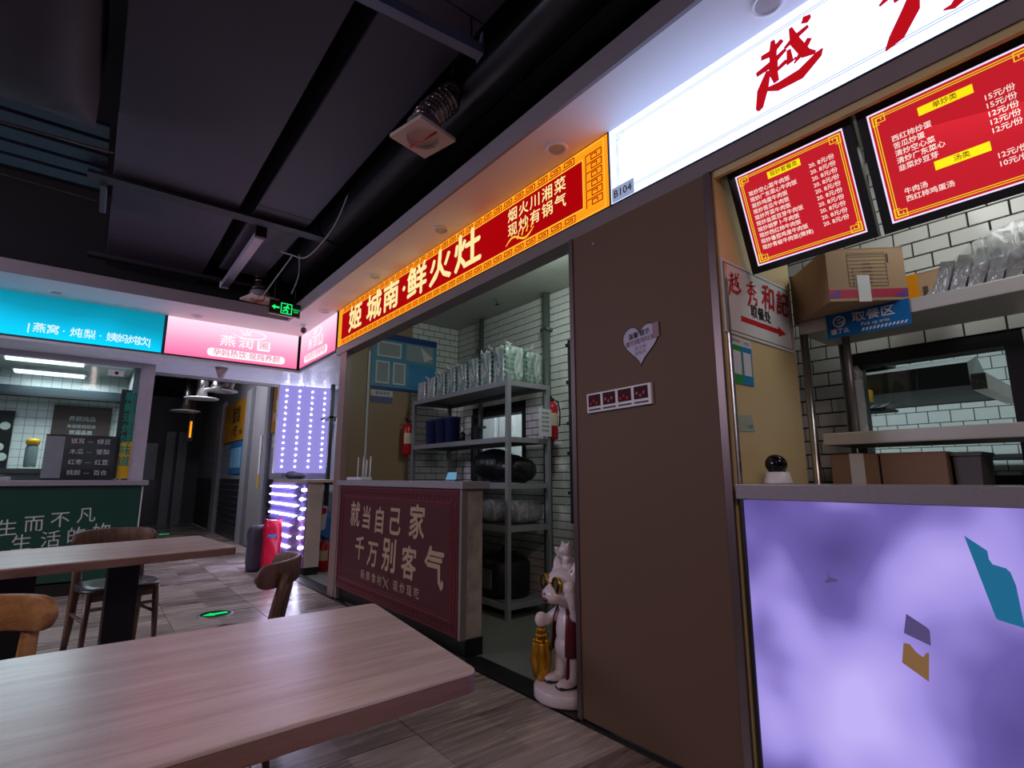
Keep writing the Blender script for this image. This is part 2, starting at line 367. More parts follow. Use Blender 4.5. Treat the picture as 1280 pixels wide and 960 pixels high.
# facade above the signs
fw = MB().box((2.03, -4, 3.0), (2.13, 8.1, 4.3)).box((2.03, -1.4, 2.55), (2.1, 5.62, 3.0)).build('wall_right', M_blackpaint, None); tag(fw, kind='structure')
fb = MB().box((-5, 7.03, 3.0), (2.03, 7.13, 4.3)).box((-5, 7.03, 2.55), (2.03, 7.1, 3.0)).build('wall_back', M_blackpaint, None); tag(fb, kind='structure')
# light plaster soffit with its fascia
so = MB().box((1.665, -4, 2.98), (2.04, 7.04, 3.0)).box((-5, 6.36, 2.98), (1.665, 7.04, 3.0)).build('ceiling_soffit', M_soffit, None); tag(so, kind='structure')
fa = MB().box((1.65, -4, 2.978), (1.67, 6.345, 3.105)).box((-5, 6.345, 2.978), (1.67, 6.365, 3.105)).build('trim_2', M_fascia, None); tag(fa, kind='structure')
so2 = MB().box((1.67, -4, 3.0), (2.03, 7, 3.09)).box((-5, 6.365, 3.0), (2.03, 7.03, 3.09)).build('ceiling_bulkhead', M_blackpaint, None); tag(so2, kind='structure')
# header under the facade signs
hd = MB().box((1.99, -1.4, 2.47), (2.11, 5.62, 2.548)).build('trim_3', mat('header_laminate', '#847878', .4), None); tag(hd, kind='structure')
hd2 = MB().box((2.0, -1.4, 2.44), (2.02, 1.1, 2.47)).build('trim_4', M_beige, None); tag(hd2, kind='structure')
# lower soffit under the pink and turquoise signs
ls = MB().box((-5, 7.03, 2.50), (3.6, 8.12, 2.53)).box((2.03, 5.62, 2.50), (3.6, 7.03, 2.53)).build('ceiling_lower_soffit', mat('white_soffit', '#ececf4', .4), None); tag(ls, kind='structure')
# ---------------- brown column between the two open stalls
cb = struct('wall_column', (1.985, 1.1, 0))
MB().box((1.99, 1.13, .012), (2.62, 1.965, 2.47)).build('laminate_panel', M_brown, cb)
MB().box((1.983, 1.955, 0), (2.05, 1.985, 2.47)).build('edge_trim', M_frame, cb)
MB().box((1.983, 1.108, 0), (2.0, 1.14, 2.47)).build('edge_trim', M_frame, cb)
MB().box((2.0, 1.955, 0), (2.62, 1.985, 2.47)).build('side_panel', M_brown, cb)
wb = struct('wall_side', (2, 1.1, 0))
MB().box((2.0, 1.1, 0), (2.65, 1.13, 2.55)).build('laminate_panel', M_beige, wb)
MB().box((2.012, 1.088, 1.12), (2.03, 1.1, 2.05)).build('edge_trim', M_steel, wb)
# ---------------- open kitchen stall in the middle
ws = struct('wall_stall_end', (2.0, 5.5, 0))
MB().box((2.0, 5.33, 0), (2.06, 5.50, 2.55)).build('pilaster', mat('pink_brown_laminate', '#8d726c', .4), ws)
MB().box((2.06, 5.5, 0), (2.32, 5.6, 3.0)).build('laminate_panel', M_beigedim, ws)
MB().box((2.325, 5.5, 0), (2.85, 5.6, 3.0)).build('laminate_panel', M_beigedim, ws)
MB().box((2.31, 5.485, 1.0), (2.335, 5.5, 2.55)).build('edge_trim', M_white, ws)
MB().box((2.05, 5.485, 1.12), (2.07, 5.5, 2.5)).build('edge_trim', M_white, ws)
MB().box((2.85, 5.51, 0), (3.6, 5.6, 3.0)).build('backing', M_grout, ws)
tiles(ws, FY(2.85, 0, 5.51), .65, 3.0, .15, .075, M_tile, gap=.006, depth=.01, maxind=150)
wk = struct('wall_stall_back', (3.5, 5.5, 0)); fr = FX(5.5, 0, 3.51); hole = (.33, 1.12, 1.32, 1.88)
wallbox(MB(), fr, 3.5, 3.0, .09, (hole,)).build('backing', M_grout, wk)
tiles(wk, fr, 3.5, 3.0, .15, .075, M_tile, gap=.006, depth=.01, holes=(hole,), maxind=300,
      key=lambda c: -(c[2]+(1.5 if c[0] < 2.1 else -3)))
wn = struct('window_1', (3.5, 4.2, 1.12))
b = MB(); b.fr(fr, (.33, 1.83), (1.32, 1.88), -.1, .02); b.fr(fr, (.33, 1.12), (1.32, 1.16), -.1, .02); b.fr(fr, (.33, 1.16), (.37, 1.83), -.1, .02); b.fr(fr, (1.27, 1.16), (1.32, 1.83), -.1, .02)
b.build('window_frame', M_black, wn)
MB().fr(fr, (.37, 1.16), (1.27, 1.83), -.05, -.045).build('pane', M_glass, wn)
sc = MB().box((2.02, 1.98, 3.0), (3.6, 5.6, 3.05)).build('ceiling_stall', mat('stall_ceiling', '#b9beb3', .6), None); tag(sc, kind='structure')
st = MB().box((2.13, 1.9, 2.55), (3.5, 1.98, 3.0)).box((2.62, 1.9, 0), (3.5, 1.98, 3.0)).build('wall_stall_near', M_tile, None); tag(st, kind='structure')
# ---------------- right stall back wall
wq = struct('wall_stall_right', (3.15, 1.9, 0)); fr2 = FX(1.9, 0, 3.16); hole2 = (.85, 1.13, 1.54, 1.79)
wallbox(MB(), fr2, 3.3, 3.0, .09, (hole2,)).build('backing', M_grout, wq)
tiles(wq, fr2, 2.4, 3.0, .15, .075, M_tile, gap=.006, depth=.01, holes=(hole2,), maxind=300, key=lambda c: -c[2] if c[2] < 2.75 else 9)
wn2 = struct('window_2', (3.15, .4, 1.13))
b = MB(); b.fr(fr2, (.85, 1.73), (1.54, 1.79), -.1, .02); b.fr(fr2, (.85, 1.13), (1.54, 1.16), -.1, .02); b.fr(fr2, (.85, 1.16), (.90, 1.73), -.1, .02); b.fr(fr2, (1.48, 1.16), (1.54, 1.73), -.1, .02)
b.build('window_frame', M_black, wn2)
MB().fr(fr2, (.90, 1.16), (1.48, 1.73), -.05, -.045).build('pane', M_glass, wn2)
sc2 = MB().box((2.02, -1.4, 2.95), (3.25, 1.1, 3.0)).build('ceiling_stall_right', mat('stall_ceiling', '#b9beb3', .6), None); tag(sc2, kind='structure')
se = MB().box((2.0, -1.5, 0), (3.7, -1.4, 3.0)).build('wall_stall_far_right', M_tile, None); tag(se, kind='structure')
# kitchen behind both stalls
M_ktile = bpy.data.materials.new('small_white_wall_tile'); M_ktile.use_nodes = True
def brickmat(mt, c1, mort, w_, h_, ms=.004, axes='YZ', off=.5, rough=.2):
    nt = mt.node_tree; b = nt.nodes['Principled BSDF']; tc = nt.nodes.new('ShaderNodeTexCoord'); sp = nt.nodes.new('ShaderNodeSeparateXYZ'); cm = nt.nodes.new('ShaderNodeCombineXYZ')
    nt.links.new(tc.outputs['Object'], sp.inputs[0]); nt.links.new(sp.outputs[axes[0]], cm.inputs[0]); nt.links.new(sp.outputs[axes[1]], cm.inputs[1])
    br = nt.nodes.new('ShaderNodeTexBrick'); br.offset = off; br.inputs['Scale'].default_value = 1; br.inputs['Brick Width'].default_value = w_; br.inputs['Row Height'].default_value = h_
    br.inputs['Mortar Size'].default_value = ms; br.inputs['Color1'].default_value = lin(c1); br.inputs['Color2'].default_value = lin(c1); br.inputs['Mortar'].default_value = lin(mort)
    nt.links.new(cm.outputs[0], br.inputs['Vector']); nt.links.new(br.outputs['Color'], b.inputs['Base Color']); b.inputs['Roughness'].default_value = rough
brickmat(M_ktile, '#d4d8d8', '#5a5e60', .15, .1, .004)
kw = MB().box((5.5, -1.5, 0), (5.6, 8.1, 3.0)).build('wall_kitchen', M_ktile, None); tag(kw, kind='structure')
kw2 = MB().box((3.6, 8.1, 0), (5.6, 8.2, 3)).box((3.25, -1.6, 0), (5.6, -1.5, 3)).build('wall_kitchen_end', M_tile, None); tag(kw2, kind='structure')
kc = MB().box((3.25, -1.5, 3.05), (5.6, 8.2, 3.1)).build('ceiling_kitchen', mat('stall_ceiling', '#b9beb3', .6), None); tag(kc, kind='structure')

# ================================================================== CORRIDOR (through the opening under the pink sign)
M_wains = mat('black_wainscot_board', '#26262c', .35, var=.1); M_wline = mat('wainscot_gap_line', '#c4c4d0', .6); M_greyjamb = mat('grey_door_frame', '#74747c', .45)
wc = struct('wall_corridor', (2.2, 8.2, 0)); MB().box((2.24, 8.15, 0), (2.34, 16, 3.2)).build('backing', mat('corridor_wall', '#8d8a90', .6), wc)
fc = FX(15.9, 0, 2.24)
def u_(y): return 15.9-y
# jambs and door leaf between the clad stretches
for (ya, yb, zt) in ((8.95, 9.25, 2.75), (10.35, 10.75, 2.8), (12.9, 13.5, 2.8)):
    MB().fr(fc, (u_(yb), 0), (u_(ya), zt), -.01, .06).build('jamb', M_greyjamb, wc)
    MB().fr(fc, (u_(yb)+.05, 0), (u_(ya)-.05, zt-.05), .0, .075).build('jamb_face', mat('light_grey_door_frame', '#96969e', .4), wc)
for (ya, yb) in ((8.2, 8.93), (10.8, 12.85), (13.55, 15.8)):
    n = 10
    MB().fr(fc, (u_(yb), 0), (u_(ya), 1.14), 0, .012).build('gap_lining', M_wline, wc)
    for i in range(n):
        MB().fr(fc, (u_(yb), i*.114+.011), (u_(ya), (i+1)*.114-.011), .012, .03).build('board', M_wains, wc)
    for i in range(6):
        MB().fr(fc, (u_(yb), 1.15+i*.114+.003), (u_(ya), 1.15+(i+1)*.114-.003), .0, .02).build('board', mat('pale_board', '#8f93a0', .4), wc)
# corridor left wall and dark end
MB().box((.38, 8.1, 0), (.5, 16, 3.3)).build('wall_corridor_left', mat('dim_wall', '#4a484c', .7), None)['kind'] = 'structure'
we = struct('wall_corridor_end', (.5, 16, 0)); MB().box((.5, 16, 0), (2.4, 16.1, 3.3)).build('backing', mat('dim_wall', '#4a484c', .7), we)
MB().box((.5, 15.96, 0), (1.35, 16, 1.1)).build('dado', M_wains, we)
MB().box((.5, 15.97, 1.1), (1.3, 16, 2.0)).build('panel', mat('pale_panel', '#8d919e', .5), we)
for x in (1.45, 1.72): MB().box((x, 15.9, 0), (x+.2, 15.98, 2.3)).build('door_leaf', M_greyjamb, we)
# left stall: window wall, counter recess
wv = struct('wall_booth', (-1.5, 7.6, 0)); MB().box((-3.5, 7.6, 0), (.5, 7.68, 1.05)).build('panel', M_greyjamb, wv)
dv = MB().box((.38, 7.57, 0), (.5, 7.7, 2.5)).build('trim_5', mat('grey_pillar', '#a9a3ac', .4), None); tag(dv, kind='structure')
wn3 = struct('window_3', (-1.3, 7.6, 1.1))
MB().box((-3.5, 7.58, 2.44), (.38, 7.68, 2.5)).box((.36, 7.58, 1.12), (.38, 7.66, 2.44)).build('window_frame', mat('grey_pillar', '#a9a3ac', .4), wn3)
MB().box((-3.5, 7.61, 1.12), (.36, 7.616, 2.44)).build('pane', M_glass, wn3)
M_grid = bpy.data.materials.new('booth_wall_tile'); M_grid.use_nodes = True; brickmat(M_grid, '#d8dcd8', '#868b8a', .1, .1, .003, 'XZ', 0)
bw = MB().box((-3.5, 9.0, 0), (.38, 9.1, 2.5)).build('wall_booth_back', M_grid, None); tag(bw, kind='structure')
bcl = MB().box((-3.5, 8.12, 2.50), (.38, 9.1, 2.53)).build('ceiling_booth', mat('stall_ceiling', '#b9beb3', .6), None); tag(bcl, kind='structure')
bs = MB().box((.30, 7.68, 0), (.38, 9.0, 2.5)).build('wall_booth_side', mat('booth_side_paint', '#8b9093', .5), None); tag(bs, kind='structure')
# side stall behind the glowing counter
sb = MB().box((3.5, 5.6, 0), (3.6, 8.2, 2.5)).build('wall_side_stall', mat('side_stall_wall', '#b9bcc4', .6), None); tag(sb, kind='structure')
sb2 = MB().box((2.34, 8.15, 0), (3.6, 8.25, 2.5)).build('wall_side_stall_end', mat('side_stall_wall', '#b9bcc4', .6), None); tag(sb2, kind='structure')
ot = MB().box((.5, 8.1, 2.46), (2.2, 8.16, 2.50)).build('trim_6', M_steel, None); tag(ot, kind='structure')
ot2 = MB().box((.5, 8.12, 2.5), (2.3, 8.2, 3.3)).build('wall_over_opening', M_blackpaint, None); tag(ot2, kind='structure')

# ================================================================== SIGNS
M_oran = emit('sign_orange_light', '#ff8a14', 1.35); M_redl = emit('sign_red_light', '#a80208', 1.0); M_yel = emit('sign_yellow_letters', '#ffe9a0', 1.0, False)
M_fret = emit('sign_gold_line', '#ffc63c', 1.0, False); M_whl = emit('white_sign_light', '#bccfff', 2.3); M_letr = emit('red_letters_on_light', '#c0101c', .9, False)
M_thin = emit('thin_grey_line', '#8c8f94', .8, False); M_wt = emit('white_letters_lit', '#ffffff', 1.0, False); M_dark = emit('dark_letters', '#43464c', .5, False)
M_fretd = emit('sign_brown_line', '#8f2206', .7, False)
# red and gold light box
rs = thing('stall_sign', 'long red light box sign with gold fret border and large yellow lettering', 'sign', (2.0, 3.65, 2.55), 'lit signs over the stalls')
fr = FX(5.6, 2.555)     # 3.92 long, .425 high
L_, H_ = 3.92, .425
MB().fr(fr, (0, 0), (L_, H_), -.028, .006).build('light_box', M_oran, rs)
MB().fr(fr, (.10, .068), (L_-.19, H_-.068), .006, .008).build('red_field', M_redl, rs)
b = MB(); lw = .006
def rect_line(b, fr, x0, y0, x1, y1, lw, d0=.008, d1=.0095):
    b.fr(fr, (x0, y0), (x1, y0+lw), d0, d1); b.fr(fr, (x0, y1-lw), (x1, y1), d0, d1); b.fr(fr, (x0, y0+lw), (x0+lw, y1-lw), d0, d1); b.fr(fr, (x1-lw, y0+lw), (x1, y1-lw), d0, d1)
g = MB(); pw, ph = .115, .040
def fret(b, ox, oy, w, h, vert=False, lw=.005):
    segs = [((0, 0), (w, 0)), ((w, 0), (w, h)), ((w, h), (.16*w, h)), ((.16*w, h), (.16*w, .36*h)), ((.16*w, .36*h), (.78*w, .36*h)), ((.78*w, .36*h), (.78*w, .7*h)), ((.78*w, .7*h), (.4*w, .7*h))]
    for (p, q) in segs:
        if vert: p, q = (p[1], p[0]), (q[1], q[0])
        b.fr(fr, (ox+min(p[0], q[0])-lw/2, oy+min(p[1], q[1])-lw/2), (ox+max(p[0], q[0])+lw/2, oy+max(p[1], q[1])+lw/2), .006, .0085)
n = int((L_-.32)/pw)
for i in range(n):
    for y in (.014, H_-.014-ph): fret(g, .12+i*pw, y, pw*.82, ph)
for i in range(6):
    fret(g, L_-.165, .055+i*.054, .045, .115, vert=True)
tag(g.build('fret_border', M_fretd, rs), kind='stuff')
g = MB(); rect_line(g, fr, .095, .062, L_-.185, H_-.062, .006); rect_line(g, fr, .012, .008, L_-.03, H_-.008, .004, .006, .008)
for i in range(n): 
    for y in (.010, H_-.018-ph+.004): pass
g.build('gold_line', M_fret, rs)
def cx(y): return 5.6-y
for ch, y, s_ in (('姬', 5.12, .29), ('城', 4.66, .29), ('南', 4.29, .28), ('·', 4.03, .28), ('鲜', 3.80, .29), ('火', 3.42, .29), ('灶', 3.03, .30)):
    text(ch, fr, cx(y), .215, s_, M_yel, rs, d=.0095, bold=.03, sx=1.22)
for i, ch in enumerate('烟火川湘菜'): text(ch, fr, cx(2.50-.112*i), .285, .098, M_yel, rs, d=.0095, bold=.012, sx=1.05)
for i, ch in enumerate('现炒有锅气'): text(ch, fr, cx(2.50-.112*i), .180, .098, M_yel, rs, d=.0095, bold=.012, sx=1.05)
g = MB(); pts = [(3.03+.28*t, .092+.03*math.sin(t*6.5)+.03*t, 0) for t in [k/16 for k in range(17)]]
g.tube([fr.p(x, y, .010) for x, y, _ in pts], [.002+.005*math.sin(PI*k/16) for k in range(17)], 6)
for k in range(4): g.tube([fr.p(3.15+k*.045, .10+.01*k, .010), fr.p(3.165+k*.045, .135+.01*k, .010), fr.p(3.155+k*.045, .15+.012*k, .010)], [.004, .003, .001], 6)
g.build('flame_swirl', M_fret, rs)
MB().fr(fr, (-.004, -.006), (L_+.002, 0), -.03, .012).fr(fr, (-.004, H_), (L_+.002, H_+.006), -.03, .012).fr(fr, (-.01, -.006), (0, H_+.006), -.03, .012).fr(fr, (L_, -.006), (L_+.008, H_+.006), -.03, .012).build('sign_frame', M_black, rs)
# white light box
wsn = thing('stall_sign', 'long white light box sign with large red brush characters, upper right', 'sign', (2.0, .3, 2.55), 'lit signs over the stalls')
fr = FX(1.67, 2.555); L2 = 3.0
MB().fr(fr, (0, 0), (L2, .43), -.028, .006).build('light_box', M_whl, wsn)
g = MB()
for k in (0, .010): rect_line(g, fr, .045+k, .045+k, L2-.05-k, .385-k, .0018, .006, .0075)
for s in range(3): rect_line(g, fr, .047+s*.011, .345-.0+s*.0, .095-s*.0, .385-s*.011, .0016, .0075, .008)
g.build('border_line', M_thin, wsn)
def brush(strokes, ox, oy, sc_, nm='brush_character', fr=fr, mt=M_letr, par=wsn, d=.009, wt=1.0):
    g = MB()
    for st_ in strokes:
        P = [fr.p(ox+x*sc_, oy+y*sc_, d) for x, y, r in st_]; 
        # ribbon of varying width
        Lf, Rt = [], []
        for i, (x, y, r) in enumerate(st_):
            x0, y0, _ = st_[max(i-1, 0)]; x1, y1, _ = st_[min(i+1, len(st_)-1)]
            dx, dy = x1-x0, y1-y0; l = math.hypot(dx, dy) or 1
            nx, ny = -dy/l, dx/l; r *= 1.5*wt
            Lf.append(fr.p(ox+(x+nx*r)*sc_, oy+(y+ny*r)*sc_, d)); Rt.append(fr.p(ox+(x-nx*r)*sc_, oy+(y-ny*r)*sc_, d))
        n_ = len(st_); g.add(Lf+Rt, [(i, i+1, n_+i+1, n_+i) for i in range(n_-1)])
    return g.build(nm, mt, par, fix=False)
YUE = [[(.12, .80, .02), (.28, .78, .03), (.48, .90, .02)], [(.33, 1.0, .015), (.32, .8, .03), (.30, .55, .025), (.24, .45, .015)], [(.02, .55, .02), (.25, .58, .03), (.52, .70, .015)],
       [(.34, .60, .02), (.30, .38, .03), (.33, .22, .02)], [(.34, .42, .015), (.50, .48, .02), (.52, .50, .01)], [(.22, .50, .02), (.10, .22, .045), (.02, -.08, .03), (.0, -.12, .01)],
       [(.12, .20, .01), (.35, .12, .035), (.70, .12, .045), (.98, .28, .03), (1.04, .34, .006)], [(.50, .72, .012), (.66, .80, .025), (.88, .86, .015)], [(.62, 1.02, .012), (.66, .75, .035), (.80, .42, .035), (.94, .34, .012)],
       [(.56, .66, .015), (.56, .42, .028), (.66, .45, .012)], [(.88, .64, .02), (.74, .46, .025), (.62, .36, .006)], [(.80, 1.02, .025), (.90, .98, .03), (.92, .96, .008)]]
XIU = [[(.70, 1.02, .01), (.55, .96, .03), (.35, .88, .012)], [(.08, .72, .015), (.50, .78, .03), (.92, .86, .012)], [(.52, .98, .012), (.50, .72, .035), (.49, .44, .02)], [(.48, .72, .02), (.30, .52, .04), (.06, .40, .008)],
       [(.54, .74, .012), (.74, .58, .04), (.98, .54, .01)], [(.20, .36, .02), (.52, .42, .035), (.74, .44, .02), (.60, .22, .03), (.92, .22, .035), (.88, .0, .05), (.70, -.12, .02), (.62, -.1, .005)],
       [(.42, .38, .02), (.34, .12, .05), (.18, -.12, .045), (.06, -.22, .006)]]
brush(YUE, cx(1.02)-3.93+.14, .105, .245, wt=1.45)
brush(XIU, cx(1.02)-3.93+.565, .105, .29, wt=1.3)
MB().fr(fr, (-.004, -.008), (L2, 0), -.03, .012).fr(fr, (-.004, .43), (L2, .438), -.03, .012).build('sign_frame', M_black, wsn)
MB().fr(fr, (.008, .005), (.150, .085), .009, .0105).build('number_sticker', emit('grey_backlit_sticker', '#9aa4c8', .85, False), wsn)
text('B104', fr, .078, .045, .058, M_dark, wsn, d=.0115, bold=.02)
# pink light boxes round the corner
pk = [(0, '#f6d9ea'), (.35, '#f39fc4'), (.62, '#f9bcd6'), (1, '#ffe9f2')]
M_pink = ramp_emit('pink_sign_light', [(0, '#f26a9c'), (.4, '#f796bb'), (.75, '#fbc0d8'), (1, '#ffd3e6')], 1.25, 'Z')
M_pt = emit('white_letters_pink_sign', '#fff6fa', 1.05, False); M_pg = emit('rose_letters', '#e58aa9', .9, False)
def pink(lbl, fr, ln, s, kx):
    t = thing('stall_sign', lbl, 'sign', fr.p(ln/2, 0), 'lit signs over the stalls')
    MB().fr(fr, (0, 0), (ln, .445), -.028, .006).build('light_box', M_pink, t)
    c = ln*kx
    g = MB(); pts = [(c+.16*s*math.cos(a)*1.2+.02, .36+.055*math.sin(a)) for a in [math.radians(195+k*13) for k in range(20)]]
    g.tube([fr.p(x, y, .008) for x, y in pts], [.003+.006*math.sin(PI*k/19) for k in range(20)], 6, flat=1)
    for dx, dy, ex, ey in ((-.05, .37, -.1, .41), (-.02, .37, .0, .43), (.01, .36, .05, .42), (-.06, .35, .06, .35)):
        g.tube([fr.p(c+dx*s, dy, .008), fr.p(c+(dx+ex)/2*s, (dy+ey)/2+.004, .008), fr.p(c+ex*s, ey, .008)], [.010, .007, .001], 6)
    g.build('swallow_logo', M_pt, t)
    text('燕', fr, c-.21*s, .235, .145, M_pt, t, bold=.014, d=.008, sx=s*1.25); text('润', fr, c-.01*s, .235, .145, M_pt, t, bold=.014, d=.008, sx=s*1.25)
    MB().fr(fr, (c+.12*s, .175), (c+.27*s, .295), .006, .008).build('seal', M_pt, t); text('圃', fr, c+.195*s, .235, .10, M_pg, t, d=.009, sx=s*1.1)
    pts = []
    x0, x1, y0, y1, r = c-.42*s, c+.46*s, .035, .135, .045
    for (qx, qy, a0) in ((x1-r, y1-r, 0), (x0+r, y1-r, 90), (x0+r, y0+r, 180), (x1-r, y0+r, 270)):
        for k in range(5): a = math.radians(a0+k*22.5); pts.append((qx+r*s*math.cos(a), qy+r*math.sin(a)))
    MB().prism(pts, fr.o, fr.u, fr.v, fr.n, .006, .008).build('name_plate', M_pt, t)
    text('孕妈热饮·现炖养颜', fr, c+.02*s, .085, .088, M_pg, t, d=.009, sx=s*1.05, bold=.008)
    MB().fr(fr, (-.006, -.008), (ln+.006, 0), -.03, .012).fr(fr, (-.006, .445), (ln+.006, .453), -.03, .012).fr(fr, (-.006, 0), (0, .445), -.03, .012).fr(fr, (ln, 0), (ln+.006, .445), -.03, .012).build('sign_frame', M_black, t)
    return t
pink('wide pink light box sign with white swallow logo, right of the turquoise sign', FY(.52, 2.54, 7.0), 1.45, 1.0, .58)
pink('narrow pink light box sign on the side wall, beside the red and gold sign', FX(6.95, 2.54), 1.3, .95, .45)
# turquoise light box
tq = thing('stall_sign', 'turquoise light box sign with small white lettering at the far left', 'sign', (-.5, 7, 2.54), 'lit signs over the stalls')
M_tq = ramp_emit('turquoise_sign_light', [(0, '#00d0ff'), (.35, '#00b0d8'), (.65, '#008fae'), (1, '#007c92')], 1.15, 'Z', noise=.8, nscale=1.3)  # lamp banding inside the box painted as colour gradient and noise
ft = FY(-3.4, 2.54, 7.0)
MB().fr(ft, (0, 0), (3.90, .445), -.028, .006).build('light_box', M_tq, tq)
MB().fr(ft, (3.89, 0), (3.91, .445), -.028, .010).fr(ft, (0, -.008), (3.91, 0), -.03, .012).fr(ft, (0, .445), (3.91, .453), -.03, .012).build('sign_frame', mat('teal_metal', '#1d4d63', .4), tq)
M_tt = emit('white_letters_turquoise_sign', '#d8fbff', 1.0, False)
for s_, x in (('|', -.63), ('燕', -.55), ('窝', -.445), ('·', -.36), ('炖', -.26), ('梨', -.15), ('·', -.06), ('姨', .04), ('妈', .135), ('炖', .23), ('饮', .315), ('|', .375)):
    text(s_, ft, x+3.4, .095, .105, M_tt, tq, d=.008, bold=.012)
# ================================================================== CEILING EQUIPMENT
def duct(x0, x1, y0, y1, z0, z1, lbl, flanges, seams=()):
    t = thing('air_duct', lbl, 'air duct', ((x0+x1)/2, y0, z0), 'painted ducts under the black ceiling')
    ys = [y0]+list(flanges)+[y1]
    for a, b_ in zip(ys[:-1], ys[1:]):
        MB().box((x0, a+.003, z0), (x1, b_-.003, z1), ch=.006).build('duct_section', M_duct, t)
    return t
duct(-.1, .76, -3.5, 6.95, 3.42, 3.8, 'wide flat dark duct in the middle of the black ceiling', (1.2, 4.68, 6.6))
duct(.88, 1.33, -3.5, 6.3, 3.42, 3.75, 'narrower flat dark duct between the wide duct and the stall fronts', (1.9, 4.55))
for i, (y, wd, lb) in enumerate(((4.70, .13, 'dark cross beam under the ducts, nearest to the middle of the ceiling'), (6.55, .10, 'dark cross beam under the ducts, closest to the pink sign'))):
    t = thing('cross_beam', lb, 'beam', (.6, y, 3.36), 'cross beams below the ducts')
    x0, x1 = -.25, 1.5
    MB().box((x0, y, 3.365), (x1, y+wd, 3.372)).build('bottom_flange', M_duct2, t)
    MB().box((x0, y+wd/2-.01, 3.372), (x1, y+wd/2+.01, 3.418)).build('web', M_duct2, t)
# steel channel with end plate, near the camera
t = thing('steel_bracket', 'grey steel channel hanging across the ducts above the square vent', 'bracket', (1.0, 1.9, 3.2))
c0, c1 = Vector((.62, 1.98, 3.24)), Vector((1.30, 1.90, 3.22)); M_br = mat('grey_galvanised', '#74788a', .4, .5)
d = (c1-c0).normalized(); s_ = d.cross(Vector((0, 0, 1)))
g = MB(); 
for a0, a1, b0, b1 in ((-.03, .03, 0, .004), (-.03, -.026, 0, .05), (.026, .03, 0, .05)):
    vs = [c0+s_*a0+Vector((0, 0, b0)), c0+s_*a1+Vector((0, 0, b0)), c0+s_*a1+Vector((0, 0, b1)), c0+s_*a0+Vector((0, 0, b1))]; vs += [v+(c1-c0) for v in vs]
    g.add(vs, [(0, 1, 2, 3), (7, 6, 5, 4), (0, 4, 5, 1), (1, 5, 6, 2), (2, 6, 7, 3), (3, 7, 4, 0)])
g.build('channel', M_br, t)
MB().add([c1+s_*-.035+Vector((0, 0, -.01)), c1+s_*.035+Vector((0, 0, -.01)), c1+s_*.035+Vector((0, 0, .12)), c1+s_*.01+Vector((0, 0, .12))]+[c1+d*.006+s_*-.035+Vector((0, 0, -.01)), c1+d*.006+s_*.035+Vector((0, 0, -.01)), c1+d*.006+s_*.035+Vector((0, 0, .12)), c1+d*.006+s_*.01+Vector((0, 0, .12))],
   [(0, 1, 2, 3), (7, 6, 5, 4), (0, 4, 5, 1), (1, 5, 6, 2), (2, 6, 7, 3), (3, 7, 4, 0)]).build('end_plate', M_br, t)
for q in (c0+Vector((.05, 0, .03)), c1+Vector((-.05, 0, .03))): MB().tube([q, Vector((q.x, q.y, 3.42))], .006, 6).build('hanger_rod', M_black, t)
# big wrapped duct top left
t = thing('wrapped_duct', 'sagging black wrapped duct in the top left corner', 'air duct', (-.8, 3, 3.2))
g = MB(); nx, ny = 18, 26; vs = []; 
for j in range(ny+1):
    for i in range(nx+1):
        x = -2.2+(2.0)*i/nx; y = -.5+4.4*j/ny
        z = 3.24-.05*math.sin(PI*i/nx)-.02*math.sin(x*5+y*3)*.8-.03*math.sin(y*2.2)
        edge = min(1, (nx-i)/1.2); z += (1-edge)*.10; z += max(0, (j-ny+1.2))*.09
        x += .02*math.sin(y*7) if i < nx else 0
        if i == nx or j == ny: z = 3.30+.02*math.sin(x*4+y*3)
        vs.append((x, y+.15*(x+.2)*.5, z))
g.add(vs, [(j*(nx+1)+i, j*(nx+1)+i+1, (j+1)*(nx+1)+i+1, (j+1)*(nx+1)+i) for j in range(ny) for i in range(nx)], True)
e1 = [vs[j*(nx+1)+nx] for j in range(ny+1)]; e2 = [vs[ny*(nx+1)+i] for i in range(nx+1)]
for e in (e1, e2): g.add(e+[(p[0], p[1], 3.85) for p in e], [(k, k+1, len(e)+k+1, len(e)+k) for k in range(len(e)-1)], True)
o = g.build('wrap', mat('black_duct_wrap', '#332f38', .62, var=.35, vs=3, bump=.5, bs=6), t)
MB().tube([(-2.2, 3.62, 3.22), (-1.2, 3.78, 3.15), (-.6, 3.92, 3.15), (-.1, 3.98, 3.20)], .008, 8).build('lashing', mat('dull_grey_strap', '#5a565e', .5), t)
# dark slats left of the wide duct
t = thing('slat_panel', 'set of dark blue ceiling slats left of the wide duct', 'slats', (-.8, 4.3, 3.4))
for k in range(5): MB().box((-3.4, 4.12+k*.21, 3.44), (-.14, 4.28+k*.21, 3.47)).build('slat', mat('dark_blue_slat', '#1b202e', .5), t)
t = thing('ceiling_hanger', 'flat dark hanger strip beside the wide duct', 'bracket', (-.14, 5, 3.3)); MB().box((-.17, 4.82, 3.34), (-.13, 5.35, 3.42)).build('strip', M_duct, t)
MB().box((-.132, 4.85, 3.335), (-.126, 5.33, 3.345)).build('edge_strip', mat('grey_galvanised', '#74788a', .4, .5), t)
tag(MB().tube([(-3, 4.9, 3.6), (-1.2, 5.3, 3.45), (-.2, 5.5, 3.5)], .005, 6).build('cable', mat('dull_grey_strap', '#5a565e', .5), None, (-1, 5.2, 3.5)), 'thin grey cable crossing the dark ceiling at the far left', 'cable')
